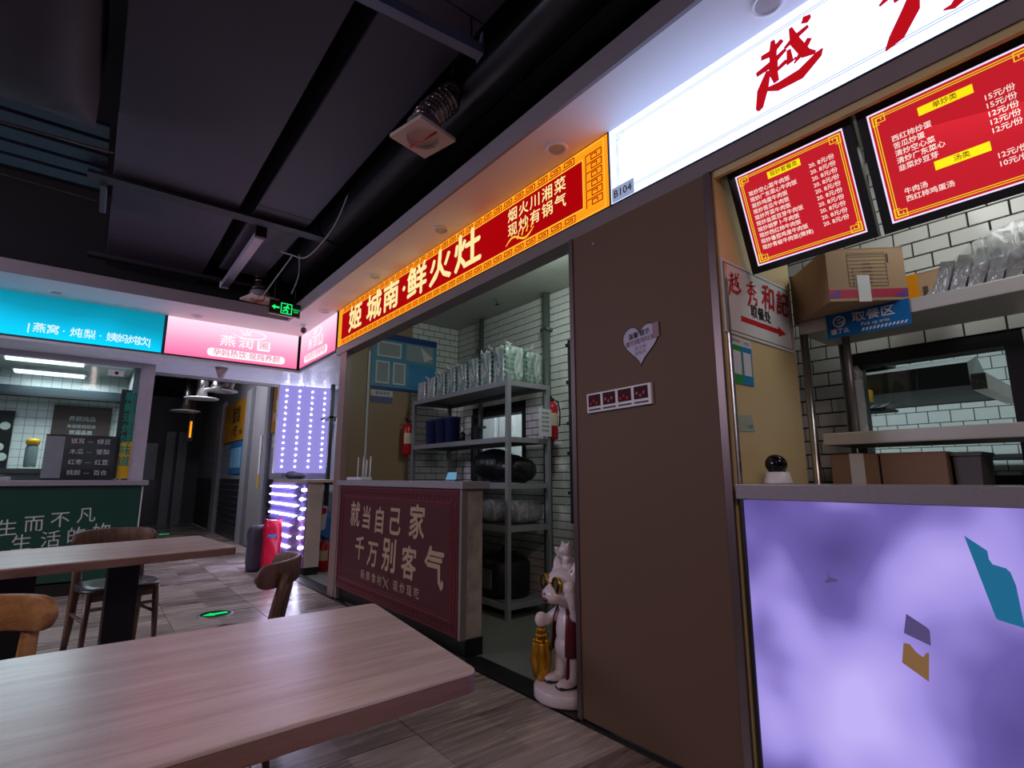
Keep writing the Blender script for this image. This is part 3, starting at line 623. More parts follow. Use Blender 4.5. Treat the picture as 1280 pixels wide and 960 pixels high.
# round pipe along the facade
t = thing('round_duct', 'fat round black duct running above the stall fronts', 'air duct', (1.62, 3, 3.5))
MB().tube([(1.62, -3.8, 3.54), (1.62, 6.2, 3.54)], .16, 28).build('pipe', mat('black_glossy_duct', '#2c2a30', .38), t)
for y in (1.2, 3.0, 4.8): MB().tube([(1.62, y, 3.54), (1.62, y+.03, 3.54)], .168, 28).build('band', M_black, t)
# square vent on a foil hose
def vent(cx_, cy_, cz, s, rz, lbl, hose):
    t = thing('ceiling_vent', lbl, 'vent', (cx_, cy_, cz), 'square vents on foil hoses')
    M = Matrix.Translation((cx_, cy_, cz)) @ Matrix.Rotation(rz, 4, 'Z'); g = MB(); n = 32; r = s*.36
    ring = [Vector((r*math.cos(2*PI*k/n), r*math.sin(2*PI*k/n), 0)) for k in range(n)]
    def sq(k):
        a = 2*PI*k/n; c, s2 = math.cos(a), math.sin(a); q = s/2/max(abs(c), abs(s2)); return Vector((c*q, s2*q, 0))
    outer = [sq(k) for k in range(n)]
    A = [M @ v for v in ring]; B = [M @ v for v in outer]; D = [M @ (v+Vector((0, 0, .022))) for v in outer]; E = [M @ (v*.9+Vector((0, 0, .06))) for v in ring]
    g.add(A+B+D+E, [(k, (k+1) % n, n+(k+1) % n, n+k) for k in range(n)]+[(n+k, n+(k+1) % n, 2*n+(k+1) % n, 2*n+k) for k in range(n)]+[(k, 3*n+k, 3*n+(k+1) % n, (k+1) % n) for k in range(n)])
    D2 = [M @ (v+Vector((0, 0, .022))) for v in outer]; g.add(D2, [tuple(range(n))])
    g.build('face_plate', mat('cream_vent_plastic', '#cdb8ab', .45), t)
    MB().lathe([(r*.95, .0), (r*1.02, .02), (r*.98, .075), (r*.8, .08)], M @ Vector((0, 0, .024)), 28, caps=False).build('collar', mat('grey_vent_collar', '#85838a', .45), t)
    MB().tube([M @ Vector((0, -s*.42, -.006)), M @ Vector((0, s*.40, -.006))], .006, 8).build('red_tie', M_red, t)
    MB().lathe([(.0, .064), (r*.5, .066), (r*.86, .064)], M @ Vector((0, 0, .01)), 20).build('grille', mat('green_grille', '#2f5a3a', .5), t)
    P = [Vector(p) for p in hose]; pts = []; rad = []
    N = 46
    for i in range(N+1):
        q = i/N*(len(P)-1); k = min(int(q), len(P)-2); f_ = q-k; pts.append(P[k].lerp(P[k+1], f_)); rad.append(r*.80*(1+.10*(1 if i % 4 < 2 else -1)))
    o = MB().tube(pts, rad, 20).build('foil_hose', mat('crumpled_foil', '#b9a9a2', .22, 1, var=.3, vs=20, bump=1.0, bs=45), t)
vent(1.32, 2.50, 3.10, .27, .22, 'square cream vent on a foil hose under the narrow duct', [(1.32, 2.50, 3.19), (1.355, 2.49, 3.27), (1.41, 2.47, 3.34), (1.46, 2.44, 3.40), (1.46, 2.44, 3.7)])
vent(1.30, 6.22, 3.12, .30, .25, 'square vent tangled in cables beside the exit sign', [(1.30, 6.22, 3.2), (1.34, 6.40, 3.35), (1.36, 6.46, 3.9)])
# strip lamp (off)
t = thing('strip_lamp', 'switched-off white strip lamp hanging below the ducts', 'lamp', (.98, 5.9, 3.3))
MB().box((.95, 4.95, 3.30), (1.03, 6.55, 3.36), ch=.006).build('housing', mat('lamp_housing', '#a8a2b4', .3, .2), t)
MB().box((.945, 4.90, 3.295), (1.035, 4.95, 3.40)).build('end_cap', M_black, t); MB().box((.945, 6.55, 3.295), (1.035, 6.60, 3.37)).build('end_cap', M_white, t)
for y in (5.2, 6.2): MB().tube([(.99, y, 3.36), (.99, y, 3.42)], .006, 6).build('hanger', M_black, t)
# loose cables
M_cab = mat('pale_cable', '#8e8a92', .5)
for i, (pts, lb) in enumerate((([(1.42, 3.95, 3.44), (1.43, 4.3, 3.28), (1.38, 4.8, 3.18), (1.28, 5.0, 3.24), (1.20, 5.3, 3.38)], 'long pale cable sagging below the round black duct'),
        ([(1.30, 5.0, 3.24), (1.27, 5.45, 3.14), (1.25, 5.9, 3.06), (1.26, 6.1, 3.12)], 'pale cable looping down to the square vent by the exit sign'),
        ([(1.36, 5.0, 3.26), (1.46, 5.35, 3.18), (1.50, 5.7, 3.10)], 'short pale cable dropping behind the exit sign'))):
    q = []; 
    for k in range(len(pts)-1):
        for s in range(6):
            tt = s/6; p0 = Vector(pts[max(k-1, 0)]); p1 = Vector(pts[k]); p2 = Vector(pts[k+1]); p3 = Vector(pts[min(k+2, len(pts)-1)])
            q.append(.5*((2*p1)+(p2-p0)*tt+(2*p0-5*p1+4*p2-p3)*tt*tt+(3*p1-p0-3*p2+p3)*tt**3))
    q.append(Vector(pts[-1])); tag(MB().tube(q, .007, 6).build('cable', M_cab, None, pts[0]), lb, 'cable', 'loose cables')
# exit sign
t = thing('exit_sign', 'black exit sign with green arrow and running figure, hanging at the hall corner', 'sign', (1.45, 5.8, 2.98))
fe = Frame((1.315, 5.80, 2.885), (.99, .10, 0), (0, 0, 1), (.10, -.99, 0)); M_gr = emit('exit_green', '#20f07c', 1.1, False)
MB().fr(fe, (0, 0), (.325, .145), -.02, 0).build('case', M_black, t)
MB().fr(fe, (-.004, -.012), (.329, 0), -.024, .004).build('bottom_rail', M_steel, t)
g = MB(); g.prism([(.02, .068), (.055, .095), (.055, .078), (.10, .078), (.10, .058), (.055, .058), (.055, .041)], fe.o, fe.u, fe.v, fe.n, 0, .003); g.build('arrow', M_gr, t)
g = MB(); rect_line(g, fe, .115, .012, .235, .130, .009, 0, .003); g.build('door_outline', M_gr, t)
g = MB(); g.ball(fe.p(.185, .104, .002), .011, 10)
for a, b_ in (((.212, .092), (.198, .062)), ((.198, .062), (.222, .045)), ((.222, .045), (.212, .022)), ((.198, .062), (.182, .042)), ((.182, .042), (.165, .040)), ((.212, .090), (.238, .076)), ((.21, .088), (.182, .083)), ((.182, .083), (.174, .066))):
    g.tube([fe.p(a[0]-.03, a[1], .002), fe.p(b_[0]-.03, b_[1], .002)], .0075, 6)
g.build('running_figure', M_gr, t)
text('安全出口', fe, .28, .076, .021, M_gr, t, d=.002, bold=.01); text('EXIT', fe, .28, .050, .024, M_gr, t, d=.002, bold=.02)
for x in (1.36, 1.58): MB().tube([(x, 5.80+.1*(x-1.27)+.01, 3.02), (x-.0, 5.80+.1*(x-1.27)+.01, 3.36 if x > 1.5 else 3.42)], .004, 6).build('hanger', M_black, t)
# downlights
M_dl = mat('downlight_glass', '#a59c9c', .3)
for x, y, lb in ((1.87, 1.95, 'unlit round downlight in the orange-lit soffit, above the end of the red sign'), (1.87, 3.21, 'unlit downlight in the soffit above the middle of the red sign'), (1.87, 4.39, 'unlit downlight in the soffit above the first red sign characters'),
                 (1.87, 5.72, 'unlit downlight in the soffit above the narrow pink sign'), (1.88, .76, 'unlit downlight in the soffit above the white sign'), (-.45, 6.78, 'unlit downlight above the turquoise sign'), (.78, 6.8, 'unlit downlight above the wide pink sign')):
    t = thing('downlight', lb, 'lamp', (x, y, 2.975), 'unlit downlights in the soffit')
    MB().lathe([(.045, .0), (.05, -.006), (.062, -.006), (.066, .004)], (x, y, 2.977), 28, caps=False).build('rim', M_soffit, t)
    MB().lathe([(.0, .0), (.046, .0)], (x, y, 2.9765), 24).build('lens', M_dl, t)
t = thing('security_camera', 'small dark dome security camera under the pink-lit soffit', 'camera', (1.85, 6.4, 2.98))
MB().lathe([(.035, 0), (.035, -.015), (.02, -.02), (.02, -.045)], (1.86, 6.42, 2.98), 18).build('mount', M_white, t)
MB().ball((1.86, 6.42, 2.915), (.035, .035, .04), 16).build('dome', mat('dark_dome', '#3b3238', .15), t)
t = thing('smoke_detector', 'beige cone-shaped detector under the pink sign', 'detector', (1.2, 7.3, 2.5)); MB().lathe([(.0, -.13), (.03, -.125), (.05, -.07), (.075, 0)], (1.16, 7.3, 2.50), 20).build('cone', mat('beige_plastic', '#a08a86', .5), t)
t = thing('sprinkler', 'small sprinkler head under the middle stall ceiling', 'sprinkler', (3.17, 4.24, 3)); MB().lathe([(.03, 0), (.03, -.012), (.008, -.015), (.008, -.05)], (3.17, 4.24, 3), 12).build('pipe', M_steel, t); MB().lathe([(.0, -.065), (.022, -.062), (.022, -.058), (.006, -.05)], (3.17, 4.24, 3), 12).build('deflector', M_black, t)
# silver ducts and lamp in the corridor
t = thing('corridor_duct', 'round silver duct hanging inside the dark corridor', 'air duct', (1.75, 9.4, 2.6))
MB().tube([(1.62, 9.15, 3.2), (1.57, 9.2, 2.85), (1.52, 9.25, 2.60), (1.50, 9.28, 2.52)], [.14, .14, .15, .16], 20).build('pipe', M_steel, t)
MB().lathe([(.16, 0), (.24, -.02), (.24, -.04), (.0, -.04)], (1.50, 9.28, 2.53), 24).build('diffuser', M_white, t)
t = thing('corridor_duct', 'horizontal silver duct at the top left of the dark corridor', 'air duct', (.8, 8.8, 2.65)); MB().tube([(.5, 8.6, 2.70), (.85, 8.65, 2.70), (1.0, 8.66, 2.70)], [.12, .125, .12], 20).build('pipe', M_steel, t)
for x, y, z, lb in ((1.42, 10.6, 2.55, 'round white diffuser in the corridor ceiling, nearer one'), (1.4, 12.4, 2.5, 'round diffuser farther down the corridor')):
    t = thing('round_diffuser', lb, 'vent', (x, y, z)); MB().lathe([(.0, 0), (.15, 0), (.27, -.02), (.27, -.035), (.2, -.03), (.1, -.03)], (x, y, z), 28).build('disc', M_white, t); MB().tube([(x, y, z), (x, y, 3.2)], .09, 14).build('neck', M_steel, t)
cc = MB().box((.5, 8.2, 3.2), (2.3, 16, 3.3)).build('ceiling_corridor', M_blackpaint, None); tag(cc, kind='structure')
t = thing('corridor_lamp', 'small glowing orange lamp far down the dark corridor', 'lamp', (1.72, 14, 2.1)); MB().tube([(1.72, 14.0, 2.05), (1.72, 14.0, 2.42)], .022, 10).build('tube', emit('orange_lamp', '#ff9a20', 1.2), t); MB().box((1.66, 14.02, 1.98), (1.78, 14.1, 3.2)).build('backplate', M_black, t)
MB().box((1.69, 13.99, 1.96), (1.75, 14.05, 2.05)).build('holder', M_black, t)

# ================================================================== CORRIDOR SIGNS
fc = FX(15.9, 0, 2.24)
M_yb = mat('orange_board', '#b07a1e', .4)
def board(lbl, y1, y0, z0, z1, txt):
    t = thing('wall_board', lbl, 'sign', (2.2, (y0+y1)/2, z0), 'orange boards in the corridor'); fr = FX(y1, z0, 2.22)
    MB().fr(fr, (0, 0), (y1-y0, z1-z0), -.02, .03).build('panel', M_yb, t)
    for (s, a, b_, sz, m_) in txt: text(s, fr, a, b_, sz, m_, t, d=.032, bold=.02)
    return t
board('orange board with dark lettering, farther along the corridor', 12.8, 10.85, 1.86, 2.66, (('面馆', 1.2, .5, .34, M_ink), ('小吃', 1.1, .18, .26, M_ink), ('外卖', 1.7, .15, .12, M_ink)))
t = board('orange board with pale lettering, nearest the glowing dot panel', 8.9, 8.22, 1.84, 2.78, (('现煮', .32, .42, .17, M_paper), ('热汤', .24, .24, .15, M_paper), ('外带', .42, .1, .09, M_paper)))
MB().lathe([(.03, 0), (.05, 0.0), (.05, .003), (.03, .003)], (2.185, 8.55, 2.62), 16, axis='X', caps=False).build('round_mark', M_paper, t)
t = thing('notice_poster', 'blue notice poster behind the corridor door frame', 'poster', (2.2, 11.3, 1.2)); fr = FX(12.0, 1.22, 2.205); MB().fr(fr, (0, 0), (1.1, .62), -.01, .01).build('sheet', mat('blue_poster', '#2b6ba0', .4), t)
for k in range(3): MB().fr(fr, (.1+k*.34, .12), (.38+k*.34, .5), .01, .013).build('paper', mat('pale_blue_sheet', '#7faed0', .5), t)
t = thing('notice_poster', 'tall narrow notice with yellow foot beside the nearest grey door frame', 'poster', (2.2, 9.0, 1)); fr = FX(9.32, .98, 2.15); MB().fr(fr, (0, .0), (.1, .85), -.01, .01).build('sheet', M_paper, t); MB().fr(fr, (0, 0), (.1, .22), .01, .013).build('yellow_foot', mat('yellow_print', '#d8a91a', .5), t)
t = thing('wall_label', 'small pale sign with dark letters above the black wainscot', 'sign', (2.2, 8.5, 1.6)); fr = FX(8.8, 1.62, 2.215); MB().fr(fr, (0, 0), (.5, .16), -.012, .01).build('sheet', M_paper, t); text('小店 营业中', fr, .25, .08, .085, M_ink, t, d=.012)
# green floor guide lights
M_gl = emit('guide_green', '#10e070', 1.0)
for i, (x, y, lb) in enumerate(((.98, 5.30, 'green arrow floor light nearest to the tables'), (1.29, 9.1, 'green floor light at the mouth of the corridor'), (1.35, 13.2, 'green floor light deep in the dark corridor'))):
    t = thing('floor_guide_light', lb, 'floor light', (x, y, 0), 'green floor guide lights')
    M = Matrix.Translation((x, y, 0)) @ Matrix.Rotation(math.radians(8), 4, 'Z')
    MB().lathe([(.14, 0), (.138, .004), (.118, .006)], (x, y, 0), 28, caps=False).build('rim', M_steeldull, t)
    g = MB(); g.lathe([(.0, .005), (.118, .005)], (x, y, 0), 28); g.build('disc', mat('dark_glass', '#14201a', .15), t)
    g = MB(); g.prism([(-.1, 0), (-.02, .055), (-.02, .028), (.09, .028), (.09, -.028), (-.02, -.028), (-.02, -.055)], (x, y, .0055), (1, .1, 0), (-.1, 1, 0), (0, 0, 1), 0, .002); g.build('arrow', M_gl, t)

# ================================================================== LED BOARD + GLOWING COUNTER
t = thing('led_board', 'upright lavender board dotted with columns of small white lights', 'light board', (2.45, 8.05, 1.2))
A = Vector((2.07, 8.10, 1.215)); u = Vector((2.80, 7.98, 0))-Vector((2.07, 8.10, 0)); fb_ = Frame(A, u, (0, 0, 1), (-.16, -.98, 0)); W_ = u.length; HH = 1.30
M_lav = emit('lavender_film', '#9a92e0', .85, True); M_led = emit('led_white', '#dfe2ff', 60.0)
MB().fr(fb_, (0, 0), (W_, HH), -.03, 0).build('panel', M_lav, t)
MB().fr(fb_, (W_, 0), (W_+.012, HH), -.03, .01).fr(fb_, (-.02, 0), (0, HH), -.03, .01).fr(fb_, (-.02, HH), (W_+.012, HH+.012), -.03, .01).build('edge_frame', M_white, t)
me = None
for c in range(4):
    for r in range(14):
        x = .10+c*(W_-.2)/3; z = .09+r*(HH-.18)/13
        p = fb_.p(x, z, .004)
        if me is None:
            o = MB().ball(p, .0125, 8).build('bulb', M_led, t); me = o; base = p
        else:
            o = me.copy(); C.objects.link(o); o.parent = t; o.location = p-base
t = thing('display_counter', 'pale counter block whose hall side glows with white light strips', 'counter', (2.2, 7.4, 0))
MB().box((2.12, 6.68, .09), (2.30, 8.3, 1.09)).build('body', M_plaster, t)
MB().box((2.13, 6.665, .09), (2.30, 6.68, 1.08)).build('end_panel', mat('cream_panel', '#bdb2a6', .5, var=.15, vs=5), t)
MB().box((2.13, 6.68, 0), (2.30, 8.3, .09)).build('plinth', M_black, t)
MB().box((2.08, 6.62, 1.09), (2.75, 8.1, 1.125)).build('worktop', mat('pale_worktop', '#b7ad9e', .35), t)
MB().box((2.114, 6.68, .10), (2.12, 8.3, 1.08)).build('acrylic_face', mat('violet_acrylic', '#6d62a8', .2), t)
M_strip = emit('led_strip', '#dcd6ff', 24.0)
for k, (z, ya, yb, dz) in enumerate(((1.03, 7.15, 8.28, 0), (.92, 7.2, 8.28, 0), (.80, 7.05, 8.28, .01), (.67, 7.1, 8.28, .02), (.54, 7.3, 7.95, .03), (.40, 7.3, 7.9, .03), (.27, 7.3, 7.7, .02))):
    MB().tube([(2.10, ya, z), (2.10, yb, z+dz*0)], .011, 8).build('light_strip', M_strip, t)
for k in range(8): MB().ball((2.098, 6.80+.06*(k % 2), 1.0-k*.115), .017, 8).build('bulb', M_led, t)
t = thing('folded_coat', 'dark purple bundle of cloth lying on the glowing counter', 'coat', (2.2, 7.9, 1.125)); g = MB()
g.ball((2.25, 7.62, 1.175), (.10, .22, .045), 16); g.ball((2.22, 7.42, 1.165), (.08, .16, .035), 16); g.ball((2.25, 7.83, 1.185), (.09, .13, .055), 16)
o = g.build('cloth', mat('dark_purple_cloth', '#3a3450', .9, bump=.6, bs=25), t); rm = o.modifiers.new('r', 'REMESH'); rm.mode = 'VOXEL'; rm.voxel_size = .012; rm.use_smooth_shade = True
def sack(name, lbl, cat, c, r, m1, m2=None, tie=True):
    t = thing(name, lbl, cat, (c[0], c[1], 0)); g = MB(); prof = []; n = 26; vs = []
    for j in range(15):
        h = j/14
        for k in range(n):
            a = 2*PI*k/n; ca, sa = math.cos(a), math.sin(a); p = 5; rr = (abs(ca)**p+abs(sa)**p)**(-1/p)
            rr *= 1-.04*math.sin(a*5+j)-.03*math.sin(j*1.4+k*.7); top = 1-max(0, (h-.9)*2.2)
            vs.append((c[0]+r[0]*ca*rr*top, c[1]+r[1]*sa*rr*top, .01+r[2]*h))
    g.add(vs, [(j*n+k, j*n+(k+1) % n, (j+1)*n+(k+1) % n, (j+1)*n+k) for j in range(14) for k in range(n)]+[tuple(range(n)), tuple(14*n+k for k in range(n))], True)
    g.build('bag', m1, t)
    if tie:
        for s in (-1, 1): MB().tube([(c[0]+s*r[0]*.4, c[1]+s*.03, r[2]), (c[0]+s*r[0]*.9, c[1], r[2]+.02), (c[0]+s*r[0]*1.15, c[1]-.03, r[2]+.045)], [.012, .01, .004], 6).build('handle', m1, t)
    return t
t = sack('gift_bag', 'bright crimson bag standing on the floor before the glowing counter', 'bag', (1.90, 7.25), (.10, .09, .61), mat('crimson_film', '#e0123f', .3, bump=.4, bs=14, var=.2))
MB().box((1.82, 7.145, .42), (1.92, 7.155, .455)).build('blue_tag', M_blue, t)
sack('floor_bag', 'dark grey bag half hidden behind the crimson bag', 'bag', (1.78, 7.42), (.12, .11, .54), mat('charcoal_bag', '#3f3a4c', .6, bump=.3, bs=10), tie=False)
# fire extinguishers
def extinguisher(lbl, p, r, h, floor_=True):
    t = thing('fire_extinguisher', lbl, 'fire extinguisher', p, 'fire extinguishers'); x, y, z = p
    MB().lathe([(r*.85, 0), (r, .01), (r, h*.72), (r*.8, h*.79), (r*.35, h*.83), (r*.3, h*.87)], p, 20).build('tank', M_red, t)
    MB().lathe([(r*.36, 0), (r*.36, h*.05), (r*.2, h*.06)], (x, y, z+h*.87), 12).build('valve', M_black, t); valve = C.objects[-1]
    MB().tube([(x, y, z+h*.93), (x-r*.9, y-.01, z+h*1.0)], [r*.14, r*.1], 8).tube([(x, y, z+h*.91), (x-r*.9, y-.01, z+h*.93)], [r*.12, r*.1], 8).build('lever', M_black, valve)
    MB().tube([(x, y-.01, z+h*.9), (x+r*1.0, y-r*.4, z+h*.86), (x+r*1.25, y-r*.6, z+h*.6), (x+r*1.1, y-r*.6, z+h*.3)], r*.13, 8).build('hose', M_black, t)
    g = MB(); n = 9
    A_ = [(x+r*1.01*math.cos(math.radians(200+k*12)), y+r*1.01*math.sin(math.radians(200+k*12))) for k in range(n)]
    g.add([(a, b_, z+h*.3) for a, b_ in A_]+[(a, b_, z+h*.58) for a, b_ in A_], [(k, k+1, n+k+1, n+k) for k in range(n-1)], True); g.build('paper_label', mat('cream_label', '#c9b89a', .5), t)
extinguisher('red fire extinguisher on the floor beside the pale counter block', (2.42, 6.86, 0), .072, .44)
extinguisher('red extinguisher hanging against the tan wall, left of the rack', (2.78, 5.40, 1.40), .055, .42)
extinguisher('red extinguisher hanging on the tiled wall, right of the rack', (3.36, 3.62, 1.50), .055, .42)
# blue bin and hanging clothes behind
t = thing('waste_bin', 'tall blue plastic bin with a flat lid behind the red extinguisher', 'bin', (2.85, 7.2, 0))
b = MB(); b.prism([(-.19, 0), (.19, 0), (.23, .62), (-.23, .62)], (2.64, 7.1, 0), (1, 0, 0), (0, 0, 1), (0, 1, 0), 0, .38); b.build('tub', M_blue, t)
MB().prism([(-.25, .62), (.25, .62), (.24, .67), (.1, .70), (-.22, .68)], (2.64, 7.08, 0), (1, 0, 0), (0, 0, 1), (0, 1, 0), 0, .42).build('lid', mat('light_blue_plastic', '#4a96d4', .4), t)
MB().box((2.40, 7.055, .64), (2.88, 7.08, .665)).build('handle_bar', mat('light_blue_plastic', '#4a96d4', .4), t)
for i, (x, y, z, w_, h_, lb) in enumerate(((2.62, 7.08, 1.46, .07, .62, 'white shirt-like bag hanging beside the dotted light board, upper one'), (2.80, 7.28, 1.16, .08, .24, 'crumpled white bag hanging low beside the dotted light board'))):
    t = thing('hanging_bag', lb, 'bag', (x, y, z), 'white bags hanging beside the light board'); g = MB()
    g.ball((x, y, z+h_*.45), (w_, .07, h_*.5), 14); g.ball((x+.03, y, z+h_*.2), (w_*.9, .08, h_*.25), 12)
    g.build('bag', mat('white_bag_film', '#c4cad6', .4, bump=.8, bs=14), t); MB().tube([(x, y, z+h_*.9), (x, y, 2.5)], .004, 5).build('cord', M_black, t)
t = thing('wall_shelf', 'dark upright shelf post behind the hanging white bags', 'shelf', (3.1, 8.0, 0)); MB().box((2.66, 7.60, 0.0), (2.71, 7.65, 2.5)).box((2.66, 7.60, 2.0), (3.2, 8.0, 2.03)).box((2.66, 7.60, 1.05), (3.2, 8.0, 1.09)).build('frame', M_black, t)
t = thing('hand_bag', 'white and red plastic bag hanging beside the blue bin', 'bag', (2.62, 7.1, .55)); MB().prism([(-.05, .1), (.01, .12), (.03, .4), (-.03, .42)], (2.46, 7.03, .38), (1, 0, 0), (0, 0, 1), (0, -1, 0), 0, .04).build('bag', M_paper, t); MB().prism([(-.045, .30), (.01, .31), (.01, .38), (-.045, .38)], (2.46, 6.985, .38), (1, 0, 0), (0, 0, 1), (0, -1, 0), 0, .003).build('red_print', M_red, t)

# ================================================================== LEFT BOOTH
t = thing('booth_counter', 'green fronted booth counter with chalk-style writing and grey top', 'counter', (-.5, 7, 0))
M_green = mat('dark_green_board', '#1f4a3e', .28, var=.15, vs=2)
MB().box((-3.4, 7.03, .12), (.46, 7.5, 1.07)).build('body', M_greyjamb, t)
MB().box((-3.4, 7.0, .14), (.47, 7.03, 1.06)).build('green_panel', M_green, t)
MB().box((-3.4, 7.03, 0), (.44, 7.5, .14)).build('plinth', M_black, t)
MB().box((-3.4, 6.95, 1.07), (.52, 7.62, 1.12), ch=.004).build('worktop', M_stone, t)
MB().box((.468, 6.995, .14), (.48, 7.03, 1.06)).build('edge_strip', M_white, t)
M_chalk = mat('chalk_line', '#c3cbc6', .8); fg = FY(0, 0, 7.0)
for s, x, z in (('生', -.55, .67), ('而', -.36, .70), ('不', -.17, .73), ('凡', .03, .765), ('生', -.43, .525), ('活', -.22, .545), ('的', -.03, .57), ('妳', .17, .60)):
    text(s, fg, x, z, .165, M_chalk, t, d=.001, ang=.05, sx=.95)
# interior
t = thing('strip_lamp', 'lit white strip lamp under the booth ceiling, front one', 'lamp', (-.5, 7.9, 2.4), 'lit strip lamps in the left booth'); M_tube = emit('tube_light', '#e6f4ff', 2.4)
MB().box((-.85, 7.78, 2.43), (-.18, 7.90, 2.455)).build('diffuser', M_tube, t); MB().box((-.87, 7.76, 2.455), (-.16, 7.92, 2.50)).build('housing', M_white, t)
t = thing('strip_lamp', 'lit white strip lamp under the booth ceiling, rear one', 'lamp', (-.5, 8.7, 2.4), 'lit strip lamps in the left booth')
MB().box((-.85, 8.66, 2.43), (-.18, 8.84, 2.455)).build('diffuser', M_tube, t); MB().box((-.87, 8.64, 2.455), (-.16, 8.86, 2.50)).build('housing', M_white, t)
t = thing('shelf_beam', 'long dark extraction beam crossing the left booth', 'shelf', (-.5, 8.6, 2.14)); MB().box((-2, 8.6, 2.15), (.28, 8.95, 2.25)).build('beam', mat('blue_grey_metal', '#3d464c', .3, .6), t); MB().box((-2, 8.58, 2.13), (.28, 8.6, 2.16)).build('lip', M_black, t)
t = thing('menu_board', 'brown wall board with pale text in the left booth', 'sign', (-.15, 8.95, 1.68)); fr = FY(-.44, 1.66, 8.97); MB().fr(fr, (0, 0), (.6, .42), -.02, 0).build('panel', mat('brown_board', '#4b3a35', .4), t)
text('养颜炖品', fr, .3, .25, .07, M_chalk, t); text('本店现炖现卖', fr, .3, .15, .05, M_chalk, t); text('欢迎品尝', fr, .3, .07, .06, M_chalk, t, bold=.02)
t = thing('price_board', 'dark grey see-through price board leaning on the booth counter', 'sign', (-.1, 7.3, 1.12)); fr = Frame((-.40, 7.55, 1.125), (1, 0, 0), (0, .04, 1), (0, -1, .04)); MB().fr(fr, (.0, 0), (.62, .49), -.008, 0).build('panel', mat('grey_acrylic', '#34373c', .15, alpha=.86), t)
MB().fr(fr, (0, .02), (.16, .47), 0, .002).build('pale_sheet', mat('pale_sheet', '#7f878b', .5), t)
for k, (a, b_) in enumerate((('银耳', '绿豆'), ('木瓜', '雪梨'), ('红枣', '红豆'), ('桃胶', '百合'))): text(a, fr, .27, .42-k*.115, .062, M_chalk, t); text('—', fr, .38, .42-k*.115, .05, M_chalk, t); text(b_, fr, .50, .42-k*.115, .062, M_chalk, t)
t = thing('wall_picture', 'black picture with pale round shapes at the edge of the booth window', 'picture', (-1, 8.95, 1.3)); MB().box((-1.2, 8.96, 1.22), (-.80, 8.99, 1.97)).build('panel', M_black, t)
for x, z in ((-.87, 1.78), (-.90, 1.52), (-1.0, 1.62), (-.86, 1.4)): MB().lathe([(0, -.003), (.05, 0)], (x, 8.957, z), 14, axis='Y').build('round_shape', M_chalk, t)
t = thing('yellow_bottle', 'yellow-lidded clear jar in the left booth', 'jar', (-.52, 8.4, 1.2)); MB().lathe([(.0, 0), (.055, 0), (.06, .05), (.06, .22), (.05, .27)], (-.56, 8.5, 1.27), 18).build('jar', mat('cloudy_plastic', '#7d8a86', .3), t); MB().lathe([(.065, 0), (.065, .05), (.05, .07), (0, .07)], (-.56, 8.5, 1.54), 18).build('lid', mat('yellow_plastic', '#d8a514', .4), t)
t = thing('work_bench', 'steel bench along the back of the left booth', 'bench', (-1, 8.4, 0)); MB().box((-2, 8.1, 1.2), (.25, 8.95, 1.25)).build('bench_top', M_steel, t); MB().box((-2, 8.15, 0), (.2, 8.9, 1.2)).build('cabinet', M_steeldull, t)
t = thing('scale', 'flat pale scale on the booth counter at the picture edge', 'scale', (-.75, 7.3, 1.12)); MB().box((-1.0, 7.25, 1.122), (-.62, 7.5, 1.16), ch=.008).build('body', mat('pale_plastic', '#9fa3a8', .4), t); MB().box((-.95, 7.24, 1.165), (-.66, 7.48, 1.18), ch=.004).build('tray', M_steel, t); MB().box((-.9, 7.246, 1.13), (-.76, 7.25, 1.153)).build('display', M_black, t)
t = thing('window_sticker', 'tall green-lettered sticker on the right edge of the booth glass', 'sticker', (.28, 7.6, 1.2)); fr = FY(.20, 1.22, 7.605)
MB().fr(fr, (0, -.08), (.10, .95), -.002, .001).build('film', mat('dark_film', '#2d3a38', .4), t); MB().fr(fr, (.05, -.08), (.16, .34), .001, .004).build('yellow_label', mat('yellow_print', '#d8a91a', .5), t)
for k, ch in enumerate('新鲜现炖好味道'): text(ch, fr, .10, .86-k*.125, .12, mat('teal_print', '#1c8f78', .4), t, d=.006, bold=.02)
t = thing('window_sticker', 'small pale rectangular sticker at the top of the booth glass', 'sticker', (.14, 7.6, 2.35)); MB().box((.05, 7.604, 2.32), (.20, 7.609, 2.39)).build('film', M_paper, t); MB().lathe([(.0, 0), (.02, 0)], (.13, 7.603, 2.355), 12, axis='Y').build('round_mark', M_ink, t)
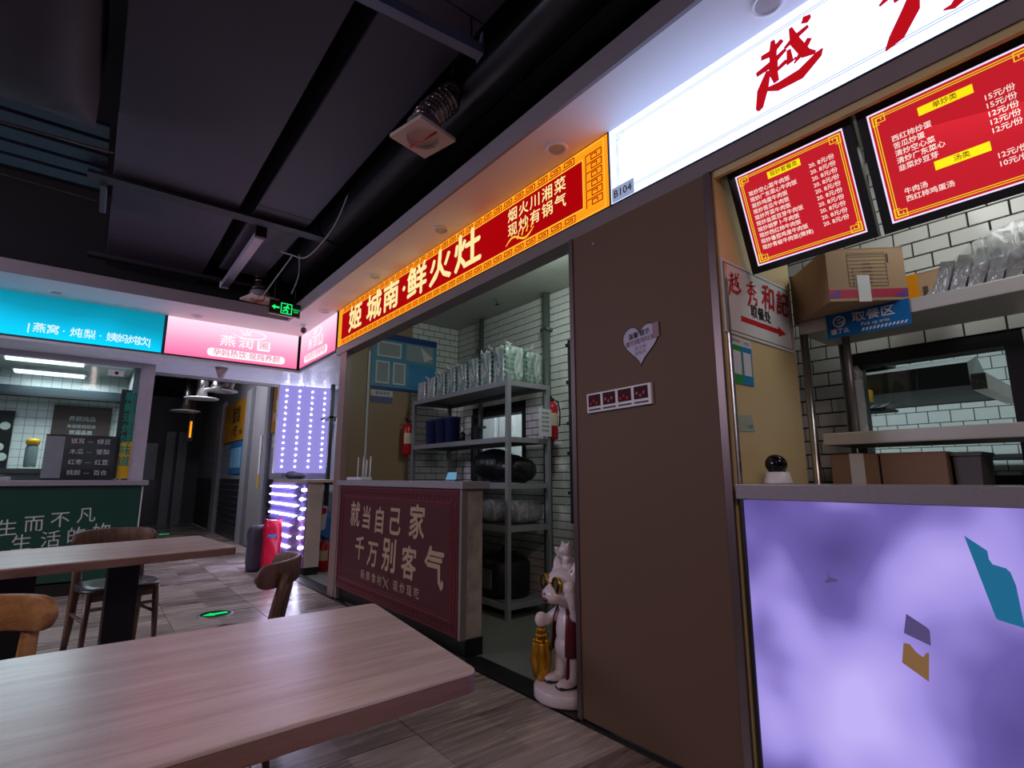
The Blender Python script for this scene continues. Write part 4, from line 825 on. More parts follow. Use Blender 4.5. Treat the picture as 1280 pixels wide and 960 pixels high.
# ================================================================== TABLES AND CHAIRS
M_table = wood('table_laminate', '#c8aaa0', '#efdbd2', rough=.30, scale=1.0, axis=0, coat=.6, bump=.2, spec=.7)
M_tedge = wood('table_edge_band', '#7a5a50', '#9a776b', rough=.45, axis=0)
def table(lbl, quad, z, th_, legs, name='dining_table'):
    cx_ = sum(q[0] for q in quad)/4; cy_ = sum(q[1] for q in quad)/4
    t = thing(name, lbl, 'table', (cx_, cy_, 0), 'wood-topped dining tables')
    # rounded corners
    pts = []
    n = len(quad); r = .022
    for i in range(n):
        p = Vector(quad[i]); a = (Vector(quad[i-1])-p).normalized(); b_ = (Vector(quad[(i+1) % n])-p).normalized()
        for k in range(5):
            s = k/4; pts.append((p+a*r*(1-s)**2+b_*r*s**2))
    MB().prism([(q.x, q.y) for q in pts], (0, 0, z-.008), (1, 0, 0), (0, 1, 0), (0, 0, 1), 0, .008).build('tabletop', M_table, t, bevel=.002)
    MB().prism([(q.x, q.y) for q in pts], (0, 0, z-th_), (1, 0, 0), (0, 1, 0), (0, 0, 1), 0, th_-.008).build('edge_band', M_tedge, t)
    for (x, y, w_, d_, rz) in legs:
        M = Matrix.Translation((x, y, 0)) @ Matrix.Rotation(rz, 4, 'Z')
        MB().box((-w_/2, -d_/2, .0), (w_/2, d_/2, z-th_), M=M, ch=.003).build('leg', M_black, t)
        MB().box((-w_*.9, -d_/2-.02, .0), (w_*.9, d_/2+.02, .02), M=M).build('foot', M_black, t)
    return t
table('large wood-topped dining table in the foreground, cut by the left edge', [(-.75, .92), (.690, .985), (.772, 1.690), (-.75, 1.70)], .75, .042, [(.15, 1.33, .05, .42, 0), (-.6, 1.33, .05, .42, 0)])
table('wood-topped dining table with black slab legs behind the foreground table', [(-1.1, 3.13), (.735, 3.54), (.655, 4.36), (-1.1, 3.93)], .75, .045, [(.22, 3.90, .15, .05, .2), (-.23, 3.80, .15, .05, .2), (-.95, 3.6, .15, .05, .2)])
M_cw = wood('chair_wood', '#513c30', '#7a5d4a', rough=.4, scale=2.5, axis=2, bump=.1); M_cl = wood('light_chair_wood', '#9c6f45', '#c9965f', rough=.4, scale=2.5, axis=0, bump=.1)
M_seat = mat('dark_seat_leather', '#2b2527', .35, var=.2)
def chair(lbl, loc, rz, mw, seatm=M_seat):
    t = thing('dining_chair', lbl, 'chair', (0, 0, 0), 'curved-back wooden dining chairs')
    # seat
    g = MB(); n = 36; rings = []
    def outline(s):
        P = []
        for k in range(n):
            a = 2*PI*k/n; ca, sa = math.cos(a), math.sin(a); p = 3.4; r = (abs(ca)**p+abs(sa)**p)**(-1/p)
            w_ = .225 if sa < 0 else .225-.03*sa; P.append((ca*r*w_*s, sa*r*.205*s))
        return P
    for s, z in ((.92, .425), (1.0, .437), (1.0, .452), (.95, .463), (.55, .452), (.01, .447)):
        rings.append([(x, y, z-(.012*(y < -.1))*s) for x, y in outline(s)])
    vs = [v for r in rings for v in r]; g.add(vs, [(j*n+k, j*n+(k+1) % n, (j+1)*n+(k+1) % n, (j+1)*n+k) for j in range(5) for k in range(n)]+[tuple(range(n))], True)
    g.build('seat', seatm, t)
    for s in (-1, 1):
        MB().tube([(s*.185, -.155, .43), (s*.20, -.185, 0)], [.021, .014], 10).build('leg', mw, t)
        MB().tube([(s*.195, .215, 0), (s*.185, .18, .25), (s*.18, .175, .45), (s*.185, .215, .66), (s*.187, .235, .745)], [.014, .020, .022, .018, .015], 10, flat=1.3).build('leg', mw, t)
        MB().tube([(s*.195, -.17, .26), (s*.187, .18, .26)], .011, 8).build('stretcher', mw, t)
    MB().box((-.18, -.165, .375), (.18, -.145, .43)).box((-.17, .165, .375), (.17, .185, .43)).build('seat_rail', mw, t)
    MB().tube([(-.192, -.17, .33), (.192, -.17, .33)], .010, 8).build('stretcher', mw, t)
    # curved top rail
    g = MB(); N = 28; R0 = .27; cy0 = .0; th_ = .013; vs = []
    for i in range(N+1):
        q = i/N; a = math.radians(-62+124*q); e = min(q, 1-q)*N/3.2; h = .052*math.sqrt(max(.02, 1-(1-min(1, e))**2)); z0 = .730+.012*math.cos(a*1.2)
        for rr, hh in ((R0-th_, -h), (R0-th_, h), (R0+th_, h), (R0+th_, -h)):
            lean = .10*hh
            vs.append(((rr)*math.sin(a)*1.0, cy0+(rr+lean)*math.cos(a)*.97, z0+hh))
    fs = [(i*4+k, i*4+(k+1) % 4, (i+1)*4+(k+1) % 4, (i+1)*4+k) for i in range(N) for k in range(4)]+[(0, 1, 2, 3), (N*4+3, N*4+2, N*4+1, N*4)]
    g.add(vs, fs, True); g.build('top_rail', mw, t, bevel=.006)
    t.location = loc; t.rotation_euler = (0, 0, rz); return t
chair('dark wooden chair with black seat behind the second table, before the green booth', (.23, 4.58, 0), .22, M_cw)
chair('wooden chair seen edge-on with round rail end, between the foreground table and the red counter', (.565, 2.72, 0), -1.97, M_cw)
chair('light oak chair back cut by the left edge of the picture', (-.27, 2.09, 0), .02, M_cl)

# ================================================================== MIDDLE COUNTER (red panel)
t = thing('serving_counter', 'counter with dark red lettered front panel and worn plaster end, under the red sign', 'counter', (2.1, 4.1, 0))
MB().box((2.02, 3.06, .11), (2.17, 5.28, 1.075)).build('body', M_plaster, t)
M_post = mat('aluminium_post', '#8a8580', .4, .3)
MB().box((1.99, 3.045, .11), (2.035, 3.075, 1.075)).build('corner_post', M_post, t); MB().box((2.0, 5.26, .0), (2.04, 5.31, 1.075)).build('corner_post', M_post, t)
MB().box((2.03, 3.045, .0), (2.17, 5.28, .11)).build('plinth', M_black, t)
MB().box((1.975, 3.02, 1.075), (2.2, 5.33, 1.125), ch=.003).build('worktop', M_stone, t)
M_cr = mat('dark_red_panel', '#4c1620', .5, var=.1, vs=2); M_cr2 = mat('red_panel_line', '#742831', .35); M_cream = mat('cream_lettering', '#b59a80', .5)
MB().box((1.99, 3.08, .115), (2.03, 5.26, 1.07)).build('red_panel', M_cr, t)
fr = FX(5.26, .115, 1.99); L3, H3 = 2.18, .955; g = MB()
for k, (m1, lw_) in enumerate(((.008, .010), (.030, .004), (.088, .012), (.112, .005))): rect_line(g, fr, m1, m1, L3-m1, H3-m1, lw_, 0, .0025)
g.build('border_line', M_cr2, t)
g = MB(); 
def fret2(b, ox, oy, w, h, vert=False, lw=.005):
    for (p, q) in [((0, 0), (w, 0)), ((w, 0), (w, h)), ((w, h), (.16*w, h)), ((.16*w, h), (.16*w, .36*h)), ((.16*w, .36*h), (.7*w, .36*h))]:
        if vert: p, q = (p[1], p[0]), (q[1], q[0])
        b.fr(fr, (ox+min(p[0], q[0])-lw/2, oy+min(p[1], q[1])-lw/2), (ox+max(p[0], q[0])+lw/2, oy+max(p[1], q[1])+lw/2), 0, .002)
for i in range(31):
    for y in (.042, H3-.078): fret2(g, .05+i*.067, y, .052, .036)
for i in range(11):
    for x in (.042, L3-.078): fret2(g, x, .10+i*.069, .052, .036, vert=True)
tag(g.build('fret_border', M_cr2, t), kind='stuff')
def c3(y): return 5.26-y
for ch, y, z, s in (('就', 4.86, .80, .24), ('当', 4.60, .785, .21), ('自', 4.33, .775, .23), ('己', 4.04, .785, .24), ('家', 3.67, .80, .27), ('千', 4.72, .51, .22), ('万', 4.44, .49, .23), ('别', 4.12, .51, .28), ('客', 3.78, .49, .26), ('气', 3.40, .50, .30)):
    text(ch, fr, c3(y), z-.115, s, M_cream, t, d=.002, bold=.022, shear=.08, sx=.95)
for i, ch in enumerate('新鲜食材'): text(ch, fr, c3(4.62-i*.115), .190, .085, M_cream, t, d=.002, bold=.01)
for i, ch in enumerate('现炒现吃'): text(ch, fr, c3(3.98-i*.115), .190, .085, M_cream, t, d=.002, bold=.01)
g = MB(); g.tube([fr.p(c3(4.20), .15, .003), fr.p(c3(4.10), .23, .003)], .005, 6); g.tube([fr.p(c3(4.10), .15, .003), fr.p(c3(4.20), .23, .003)], .005, 6); g.lathe([(.016, 0), (.022, 0), (.022, .003), (.016, .003)], fr.p(c3(4.09), .245, 0), 12, axis='X', caps=False)
g.build('crossed_utensils', M_cream, t)
g = MB(); g.fr(fr, (.26, .190), (.50, .193), 0, .0015); g.fr(fr, (1.72, .190), (1.92, .193), 0, .0015); g.build('dash_line', M_cr2, t)
# router
t = thing('wifi_router', 'white wireless router with four upright antennas on the lettered counter', 'router', (2.1, 5.1, 1.125))
MB().box((2.03, 4.86, 1.127), (2.14, 5.22, 1.155), ch=.006).build('body', M_white, t)
for y, h in ((5.20, .20), (5.07, .20), (4.99, .17), (4.90, .20)): MB().tube([(2.135, y, 1.14), (2.137, y, 1.155+h)], [.009, .006], 8).build('antenna', M_white, t)
# licence poster
t = thing('licence_poster', 'blue licence poster with framed papers on the stall end wall', 'poster', (2.65, 5.5, 2.1)); fr = FY(2.35, 2.13, 5.49)
MB().fr(fr, (0, 0), (.83, .66), -.008, 0).build('sheet', mat('sky_blue_print', '#4f94b4', .35), t)
MB().fr(fr, (0, .585), (.83, .66), 0, .0015).build('header_band', mat('navy_print', '#22407e', .35), t); MB().fr(fr, (0, 0), (.83, .035), 0, .0015).build('footer_band', mat('navy_print', '#22407e', .35), t)
MB().fr(fr, (.47, .05), (.80, .33), 0, .0015).build('blue_field', mat('mid_blue_print', '#2a86b8', .35), t)
for a, b_, c_, d_ in ((.06, .38, .36, .56), (.42, .37, .78, .57), (.05, .07, .22, .33), (.26, .07, .42, .33)):
    MB().fr(fr, (a, b_), (c_, d_), .0015, .004).build('framed_paper', M_paper if a < .3 else mat('grey_blue_paper', '#8fa3ac', .5), t)
    MB().fr(fr, (a+.02, b_+.02), (c_-.02, d_-.02), .004, .005).build('document', mat('grey_document', '#9aa3a6', .6), t)
MB().prism([(.60, .56), (.66, .38), (.78, .44)], fr.o, fr.u, fr.v, fr.n, .006, .010).build('curled_paper', M_paper, t)
t = thing('wall_notice', 'small white and violet notice below the licence poster', 'sign', (2.47, 5.49, 1.99)); fr = FY(2.36, 1.98, 5.49); MB().fr(fr, (0, 0), (.26, .14), -.004, 0).build('sheet', M_paper, t); MB().fr(fr, (0, 0), (.26, .07), 0, .001).build('violet_band', mat('violet_print', '#5c5f8f', .5), t); text('食品安全', fr, .14, .105, .045, M_ink, t)
# pipes on the tiled wall
for y, r, lb in ((4.92, .028, 'thin dark pipe running down the tiled stall wall, near the corner'), (3.79, .04, 'thicker grey pipe running down the tiled stall wall behind the rack corner')):
    t = thing('wall_pipe', lb, 'pipe', (3.46, y, 1.0), 'pipes on the stall wall'); MB().tube([(3.45, y, .0), (3.45, y, 3.0)], r, 14).build('pipe', mat('green_grey_pipe', '#4f5854', .5), t)
    for z in (1.7, 2.6): MB().box((3.41, y-r-.01, z), (3.5, y+r+.01, z+.03)).build('clamp', M_steeldull, t)

# ================================================================== RACK
t = thing('storage_rack', 'grey metal storage rack with five shelves in the middle stall', 'rack', (3.05, 4.45, 0))
X0, X1, Y0, Y1 = 2.80, 3.28, 3.60, 5.32
for x in (X0, X1):
    for y in (Y0, Y1):
        MB().box((x-.018*(x == X1)-.002, y-.02, 0), (x+.036-.018*(x == X1), y+.02, 2.06 if y == Y0 and x == X0 else 2.0), ch=.003).build('post', M_greypaint, t)
for z in (2.0, 1.50, 1.10, .74, .12):
    g = MB(); g.box((X0-.005, Y0, z-.045), (X0+.01, Y1, z)).box((X0+.012, Y0, z-.030), (X0+.022, Y1, z-.004))
    g.box((X0, Y0-.01, z-.045), (X1+.02, Y0+.006, z)).box((X0, Y1-.006, z-.045), (X1+.02, Y1+.01, z)).box((X1+.005, Y0, z-.045), (X1+.02, Y1, z)); g.build('shelf_beam', M_greypaint, t)
    MB().box((X0, Y0, z-.008), (X1+.01, Y1, z-.002)).build('shelf_board', mat('grey_shelf_board', '#6f7173', .5, .2), t)
# bagged bowl stacks on top
M_grn = mat('green_plastic', '#3d7560', .35, var=.1); M_grn2 = mat('grey_clear_plastic', '#8a9694', .3, var=.1)
def bagstack(i, x, y, w_, d_, h_, m_, lb):
    z = 2.0; t = thing('bagged_containers', lb, 'containers', (x, y, z), 'bagged food containers on the top shelf')
    n = 7
    for k in range(n):
        zz = z+.004+k*(h_/n); g = MB(); g.box((x-w_/2, y-d_/2, zz+h_/n*.55), (x+w_/2, y+d_/2, zz+h_/n*.94))
        g.box((x-w_/2+.012, y-d_/2+.012, zz), (x+w_/2-.012, y+d_/2-.012, zz+h_/n*.55)); g.build('container', m_, t)
    g = MB(); N = 30; vs = []; rows = 9
    for j in range(rows+1):
        q = j/rows
        for k in range(N):
            a = 2*PI*k/N; ca, sa = math.cos(a), math.sin(a); p = 7; rr = (abs(ca)**p+abs(sa)**p)**(-1/p)
            rr *= 1+.02*math.sin(k*2.1+j*.6+i)+.012*math.sin(j*1.9+k+i*2)
            if q <= .8: s, zz = 1.06, z+.003+h_*1.02*(q/.8)
            else: s, zz = 1.06-1.0*((q-.8)/.2)**.8*.93, z+h_*1.02+.03*(q-.8)/.2
            vs.append((x+w_/2*ca*rr*s, y+d_/2*sa*rr*s, zz))
    g.add(vs, [(j*N+k, j*N+(k+1) % N, (j+1)*N+(k+1) % N, (j+1)*N+k) for j in range(rows) for k in range(N)], True)
    g.build('clear_bag', M_film, t)
    g = MB(); rr_ = random.Random(i)
    for q in range(5):
        a = rr_.uniform(0, 6.28); l = rr_.uniform(.04, .09); e = Vector((x+l*math.cos(a), y+l*math.sin(a), z+h_+.03+l*.7))
        g.tube([(x, y, z+h_+.02), (x+l*.4*math.cos(a), y+l*.4*math.sin(a), z+h_+.05), e], [.012, .018, .004], 6, flat=.3)
    g.build('bag_knot', mat('white_film_knot', '#d8dedb', .25, bump=.6, bs=40, alpha=.8), t)
hs = [.20, .21, .24, .26, .27, .29, .31, .33]; nm = ['leftmost', 'second from the left', 'third from the left', 'fourth from the left', 'fifth from the left', 'sixth from the left', 'seventh, next to the corner', 'at the near corner']
for i in range(8):
    y = 5.18-i*.205; bagstack(i, 2.93, y, .22, .185, hs[i], M_grn2 if i < 2 else M_grn, 'bagged stack of %s containers on the top rack shelf, %s' % ('greyish clear' if i < 2 else 'green', nm[i]))
for i in range(3):
    bagstack(20+i, 3.16, 3.74+i*.21, .19, .19, .30-.02*i, M_grn, 'bagged stack of green containers on the back right of the top rack shelf, %s' % ('front one', 'middle one', 'rear one')[i])
def tub(x, y, z, r, h, m_, lb, cat='tub', grp=None, name='storage_tub', prof=None):
    t = thing(name, lb, cat, (x, y, z), grp); MB().lathe(prof or [(r*.85, 0), (r, h*.95), (r*1.04, h*.95), (r*1.04, h)], (x, y, z+.002), 24).build('body', m_, t)
    MB().lathe([(r*1.03, 0), (r*.9, .01), (0, .012)], (x, y, z+h), 24).build('lid', m_, t); return t
M_navy = mat('navy_plastic', '#303a66', .3)
for i, (y, lb) in enumerate(((5.12, 'leftmost'), (4.92, 'middle'), (4.72, 'rightmost'))): tub(2.95, y, 1.5, .085, .27, M_navy, 'navy blue tub on the second rack shelf, %s of three' % lb, grp='navy tubs on the rack')
t = thing('bottle', 'small dark bottle with white neck on the second rack shelf', 'bottle', (2.9, 4.48, 1.5)); MB().lathe([(.03, 0), (.03, .08), (.012, .10)], (2.9, 4.45, 1.502), 14).build('body', M_black, t); MB().lathe([(.012, 0), (.012, .05), (0, .05)], (2.9, 4.45, 1.60), 12).build('neck', M_white, t)
# black sack on third shelf
t = thing('black_sack', 'big slumped black sack on the third rack shelf', 'sack', (3.05, 3.95, 1.1)); g = MB()
g.ball((3.04, 4.1, 1.27), (.17, .30, .155), 20); g.ball((3.05, 3.86, 1.24), (.16, .20, .125), 18); g.ball((3.12, 3.75, 1.22), (.13, .10, .11), 16)
o = g.build('sack', mat('black_bin_liner', '#101013', .35, bump=.7, bs=16), t); rm = o.modifiers.new('r', 'REMESH'); rm.mode = 'VOXEL'; rm.voxel_size = .012; rm.use_smooth_shade = True
t = thing('card_reader', 'small pale blue lit device on the third rack shelf', 'device', (2.85, 4.6, 1.1)); MB().box((2.86, 4.52, 1.102), (2.92, 4.70, 1.13)).build('base', mat('pale_blue_plastic', '#5b93b5', .4), t); MB().prism([(0, 0), (.18, 0), (.17, .07), (.02, .07)], (2.875, 4.70, 1.13), (0, -1, 0), (.25, 0, 1), (-1, 0, .25), 0, .01).build('screen', emit('blue_screen', '#7db8dc', .55, False), t)
# wrapped bundles on fourth shelf
for i, (y, r, lb) in enumerate(((4.50, .085, 'left one'), (4.28, .10, 'second'), (4.05, .105, 'third'), (3.80, .105, 'nearest the post'))):
    x = 2.93+.08*(i == 3); t = thing('wrapped_bundle', 'clear-wrapped bundle of pale foam bowls on the fourth rack shelf, %s' % lb, 'bundle', (x, y, .74), 'wrapped bundles on the fourth rack shelf')
    MB().lathe([(.01, 0), (r*.8, .0), (r*.95, .05), (r*.95, .28), (r*.8, .33), (.01, .33)], (x-.02, y, .742+r), 22, axis='X').build('bowls', mat('pale_grey_foam', '#8d9496', .4), t)
    MB().lathe([(.01, -.02), (r*.6, -.012), (r*1.0, .04), (r*1.0, .29), (r*.7, .34), (.01, .35)], (x-.02, y, .742+r), 22, axis='X').build('film', M_film, t)
# pots on bottom shelf
t = thing('rice_cooker', 'large dark round cooker with grey front on the bottom rack shelf', 'cooker', (3.02, 4.0, .12))
MB().lathe([(.19, 0), (.215, .03), (.22, .28), (.20, .31), (.10, .37), (0, .38)], (3.04, 3.92, .122), 28).build('body', M_black, t)
MB().box((2.815, 3.84, .20), (2.83, 4.02, .36), ch=.004).build('front_panel', mat('grey_panel', '#5a5c5f', .35), t); MB().tube([(3.04, 3.86, .50), (3.04, 3.90, .525), (3.04, 3.94, .525), (3.04, 3.98, .50)], .012, 8).build('lid_handle', M_black, t)
tub(3.03, 4.45, .12, .19, .30, M_black, 'wide black pot on the bottom rack shelf, left of the cooker', cat='pot', name='stock_pot')
t = thing('hanging_price_list', 'white printed list clipped to the right rack post', 'paper', (3.2, 3.58, 1.6)); fr = Frame((3.13, 3.545, 1.52), (.93, .12, 0), (0, 0, 1), (.12, -.93, 0)); MB().fr(fr, (0, 0), (.17, .25), -.003, 0).build('sheet', M_paper, t)
for k in range(5): text('■■ ■■■', fr, .085, .21-k*.04, .02, mat('grey_print', '#77777c', .6), t)
# right hand door leaf & pole seen in the slit beside the column
t = thing('steel_fridge', 'tall steel fridge edge in the slit beside the brown column', 'fridge', (2.75, 2.2, 0)); MB().box((2.67, 2.02, .03), (3.35, 2.42, 1.95), ch=.01).build('body', mat('white_fridge', '#a9abad', .3), t)
MB().tube([(2.65, 2.44, .9), (2.65, 2.44, 1.6)], .012, 8).build('handle', M_steel, t); MB().box((2.69, 2.04, 0), (3.33, 2.4, .03)).build('foot', M_black, t)
t = thing('tool_pole', 'black upright rail with hooks on the tiled wall beside the column', 'rail', (3.4, 3.42, .6)); MB().box((3.38, 3.39, .75), (3.405, 3.42, 2.42)).build('rail', M_black, t)
for z in (1.0, 1.35, 1.62, 2.0, 2.35): MB().box((3.36, 3.38, z), (3.50, 3.43, z+.03)).build('bracket', M_black, t)
for z in (1.45, 1.85): t2 = MB().tube([(3.37, 3.36, z), (3.36, 3.33, z-.1), (3.36, 3.33, z-.3)], .007, 6).build('hook', M_steel, t)

# ================================================================== LUCKY CAT
cat_org = (2.13, 2.20, 0); t = thing('lucky_cat_statue', 'white beckoning cat statue in dark glasses and maroon vest, beside the brown column', 'statue', (0, 0, 0))
MB().lathe([(.175, .004), (.183, .012), (.183, .058), (.175, .067), (0, .068)], (0, 0, 0), 40).build('round_base', M_cat, t)
g = MB(); RX = lambda d: Matrix.Rotation(math.radians(d), 3, 'X')
g.ball((0, .015, .33), (.085, .07, .13), 20); g.ball((0, .01, .25), (.09, .075, .08), 18); g.ball((0, .02, .42), (.07, .055, .06), 16)         # torso
g.ball((0, .0, .562), (.135, .112, .10), 24); g.ball((0, -.09, .525), (.072, .055, .048), 16); g.tube([(0, .01, .44), (0, .005, .5)], [.05, .06], 14)  # head, muzzle, neck
for s in (-1, 1):
    g.tube([(s*.05, .01, .24), (s*.055, .0, .15), (s*.055, -.01, .10)], [.052, .042, .036], 14); g.ball((s*.058, -.045, .09), (.038, .065, .026), 14)
    g.tube([(s*.08, .01, .63), (s*.098, .012, .685), (s*.104, .014, .715)], [.046, .026, .006], 12)
g.tube([(.07, .01, .42), (.14, -.03, .44), (.165, -.07, .52), (.16, -.085, .565)], [.036, .034, .032, .036], 14); g.ball((.16, -.09, .585), (.038, .034, .036), 14)   # raised paw
g.tube([(-.07, .01, .42), (-.11, -.03, .38), (-.115, -.075, .36)], [.036, .032, .030], 14); g.ball((-.115, -.095, .375), (.034, .036, .042), 14)   # paw on the pot
g.tube([(0, .08, .2), (.02, .13, .24), (.05, .135, .33), (.03, .12, .38)], [.02, .022, .02, .014], 10)
o = g.build('cat_body', M_cat, t); rm = o.modifiers.new('r', 'REMESH'); rm.mode = 'VOXEL'; rm.voxel_size = .006; rm.use_smooth_shade = True; o.modifiers.new('s', 'SMOOTH').iterations = 4
# kitten on the head
g = MB(); g.ball((0, .02, .665), (.045, .04, .035), 14); g.ball((0, .01, .70), (.032, .03, .036), 14); g.ball((0, 0, .755), (.042, .036, .034), 16); g.ball((0, -.028, .748), (.02, .016, .014), 10)
for s in (-1, 1): g.tube([(s*.026, 0, .78), (s*.034, 0, .80)], [.014, .003], 8)
g.tube([(-.03, 0, .715), (-.052, -.02, .735), (-.052, -.028, .765)], [.012, .012, .012], 10); g.tube([(.03, 0, .71), (.04, -.03, .69)], [.012, .012], 10)
o = g.build('kitten', M_cat, t); rm = o.modifiers.new('r', 'REMESH'); rm.mode = 'VOXEL'; rm.voxel_size = .004; rm.use_smooth_shade = True
M_mar = mat('maroon_glaze', '#5c1723', .35)
g = MB(); N = 30; vs = []
for j, (z, r1, r2) in enumerate(((.22, .105, .092), (.28, .10, .09), (.35, .098, .084), (.41, .09, .074), (.455, .066, .06))):
    for k in range(N+1):
        a = math.radians(-90+38+(360-76)*k/N); vs.append((r1*math.cos(a), .015+r2*math.sin(a), z))
g.add(vs, [(j*(N+1)+k, j*(N+1)+k+1, (j+1)*(N+1)+k+1, (j+1)*(N+1)+k) for j in range(4) for k in range(N)], True)
o = g.build('vest', M_mar, t); so_ = o.modifiers.new('s', 'SOLIDIFY'); so_.thickness = .006; so_.offset = 1
for s in (-1, 1):
    c = Vector((s*.06, -.108, .585)); g = MB(); g.lathe([(0, 0), (.040, 0), (.040, .012), (0, .012)], c, 24, axis='Y'); lens = g.build('sunglass_lens', M_black, t)
    g = MB(); g.lathe([(.039, -.002), (.043, -.002), (.043, .014), (.039, .014)], c, 24, axis='Y', caps=False); g.build('gold_rim', M_gold, lens)
    fl_ = Frame(c+Vector((0, -.001, 0)), (1, 0, 0), (0, 0, 1), (0, -1, 0)); g = MB()
    g.fr(fl_, (-.003, -.024), (.003, .024), 0, .003).fr(fl_, (-.018, -.002), (.018, .003), 0, .003).fr(fl_, (-.012, .011), (.012, .015), 0, .003).fr(fl_, (-.012, -.013), (.012, -.009), 0, .003); g.build('gold_symbol', M_gold, lens)
MB().tube([(-.02, -.112, .59), (.02, -.112, .59)], .004, 6).tube([(-.10, -.10, .59), (-.135, .0, .60)], .003, 6).tube([(.10, -.10, .59), (.135, .0, .60)], .003, 6).build('glasses_frame', M_gold, t)['kind'] = 'stuff'
MB().ball((0, -.146, .535), (.012, .008, .008), 10).build('nose', mat('pink_glaze', '#b5727a', .3), t); MB().ball((0, -.138, .505), (.022, .012, .014), 12).build('mouth', M_mar, t)
for s in (-1, 1): MB().tube([(s*.088, -.012, .645), (s*.10, -.004, .69)], [.022, .003], 8, flat=.4).build('inner_ear', M_['x'] if False else _M['pink_glaze'], t)
for s in (-1, 1): MB().tube([(s*.058, -.10, .079), (s*.058, -.02, .076), (s*.058, .02, .078)], [.030, .036, .028], 14, flat=.3).build('shoe_sole', M_black, t)
MB().prism([(0, 0), (.055, .0), (.075, .16), (.04, .2), (.01, .14)], (.06, -.06, .07), (0, 1, 0), (0, 0, 1), (1, 0, 0), 0, .012).build('fan', M_mar, t)
px, py = -.115, -.095
MB().lathe([(.028, .068), (.044, .085), (.056, .15), (.058, .20), (.05, .245), (.053, .25), (.053, .258), (.044, .262)], (px, py, 0), 28).build('gold_pot', M_gold, t)
g = MB()
for k in range(30):
    a = k*2.4; r = .042*math.sqrt((k % 10+.5)/10)*(1-(k//10)*.28); z = .268+(k//10)*.028; g.ball((px+r*math.cos(a), py+r*math.sin(a), z), (.014, .014, .012), 8)
o = g.build('gold_coins', M_gold, t); o['kind'] = 'stuff'
MB().ball((px-.052, py-.02, .165), (.008, .022, .05), 12).build('red_band', M_red, t)
t.location = cat_org; t.scale = (1, 1, 1); t.rotation_euler = (0, 0, math.radians(-100))

# ================================================================== COLUMN FITTINGS
t = thing('heart_sticker', 'pale heart-shaped notice with small lettering on the brown column', 'sticker', (1.98, 1.52, 1.7)); fr = FX(1.52, 1.785, 1.99)
pts = []
for k in range(40):
    a = 2*PI*k/40; x = 16*math.sin(a)**3; y = 13*math.cos(a)-5*math.cos(2*a)-2*math.cos(3*a)-math.cos(4*a); pts.append((x*.0063, y*.0066))
MB().prism([(x*1.06, y*1.06) for x, y in pts], fr.o, fr.u, fr.v, fr.n, 0, .003).build('outline', M_ink, t); MB().prism(pts, fr.o, fr.u, fr.v, fr.n, .003, .0045).build('heart', mat('pale_lilac_print', '#aaa6c0', .4), t)
text('温馨·提示', fr, -.005, .038, .030, M_ink, t, d=.005, ang=.1, bold=.02); M_plum = mat('plum_print', '#7c4a6a', .5)
text('请勿随地吐痰', fr, .0, .005, .030, M_plum, t, d=.005, ang=.1, bold=.02); text('讲文明', fr, .0, -.028, .024, M_plum, t, d=.005, ang=.1); text('树新风', fr, .0, -.052, .022, M_plum, t, d=.005, ang=.1)
MB().fr(fr, (.075, .005), (.11, .075), .005, .008).build('small_figure_tag', mat('mauve_print', '#8a6f7c', .5), t)
t = thing('switch_panel', 'white four-window switch frame with dark red inserts on the brown column', 'switch panel', (1.98, 1.66, 1.46)); fr = Frame((1.99, 1.862, 1.475), (0, -1, .02), (0, .02, 1), (-1, 0, 0))
MB().fr(fr, (0, 0), (.40, .098), 0, .016).build('frame', M_white, t)
for k in range(4):
    ins = MB().fr(fr, (.012+k*.097, .030), (.092+k*.097, .090), .016, .0175).build('insert', mat('dark_red_insert', '#43161f', .6, spec=.15), t)
    MB().fr(fr, (.012+k*.097, .010), (.092+k*.097, .018), .016, .0175).build('slot', M_black, t)
    for q in range(3): MB().ball(fr.p(.03+k*.097+q*.02, .045+.012*((q+k) % 2), .0185), (.003, .008, .009), 8).build('print_mark', mat('rose_print', '#b0606a', .3) if k in (1, 3) else M_red, ins)
t = thing('screw_dot', 'tiny pale screw cap at the top left of the brown column', 'screw', (1.985, 1.8, 2.38)); MB().lathe([(0, -.004), (.012, -.002), (.014, .003)], (1.988, 1.80, 2.385), 14, axis='X').build('cap', mat('tan_plastic', '#94807a', .4), t)

# ================================================================== RIGHT STALL
# backlit counter
t = thing('backlit_counter', 'counter with glowing lavender front panel and grey stone top at the right', 'counter', (2.2, 0, 0))
MB().box((1.965, -1.35, 1.07), (2.42, 1.085, 1.125), ch=.003).build('worktop', M_stone, t)
M_lv = ramp_emit('lavender_backlight', [(0, '#4b3d7c'), (.42, '#6f60ae'), (.62, '#a594e8'), (1, '#c8b8ff')], .92, 'Z', scale=-.2, off=.60, noise=2.0, nscale=2.3)  # uneven blobs of backlight painted into the emission colour by noise
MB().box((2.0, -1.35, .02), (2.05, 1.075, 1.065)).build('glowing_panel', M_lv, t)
MB().box((2.05, -1.35, 0), (2.36, 1.075, 1.07)).build('cabinet', M_steeldull, t); MB().box((1.992, 1.075, 0), (2.06, 1.085, 1.07)).build('edge_post', M_black, t)
fr = FX(1.075, 0, 2.0)
def c4(y): return 1.075-y
def scrap(lbl, pts, m_):
    t2 = thing('torn_sticker', lbl, 'sticker', (1.999, .4, .5), 'torn stickers on the glowing counter front'); MB().prism([(c4(y), z) for y, z in pts], fr.o, fr.u, fr.v, fr.n, .001, .002).build('scrap', m_, t2); return t2
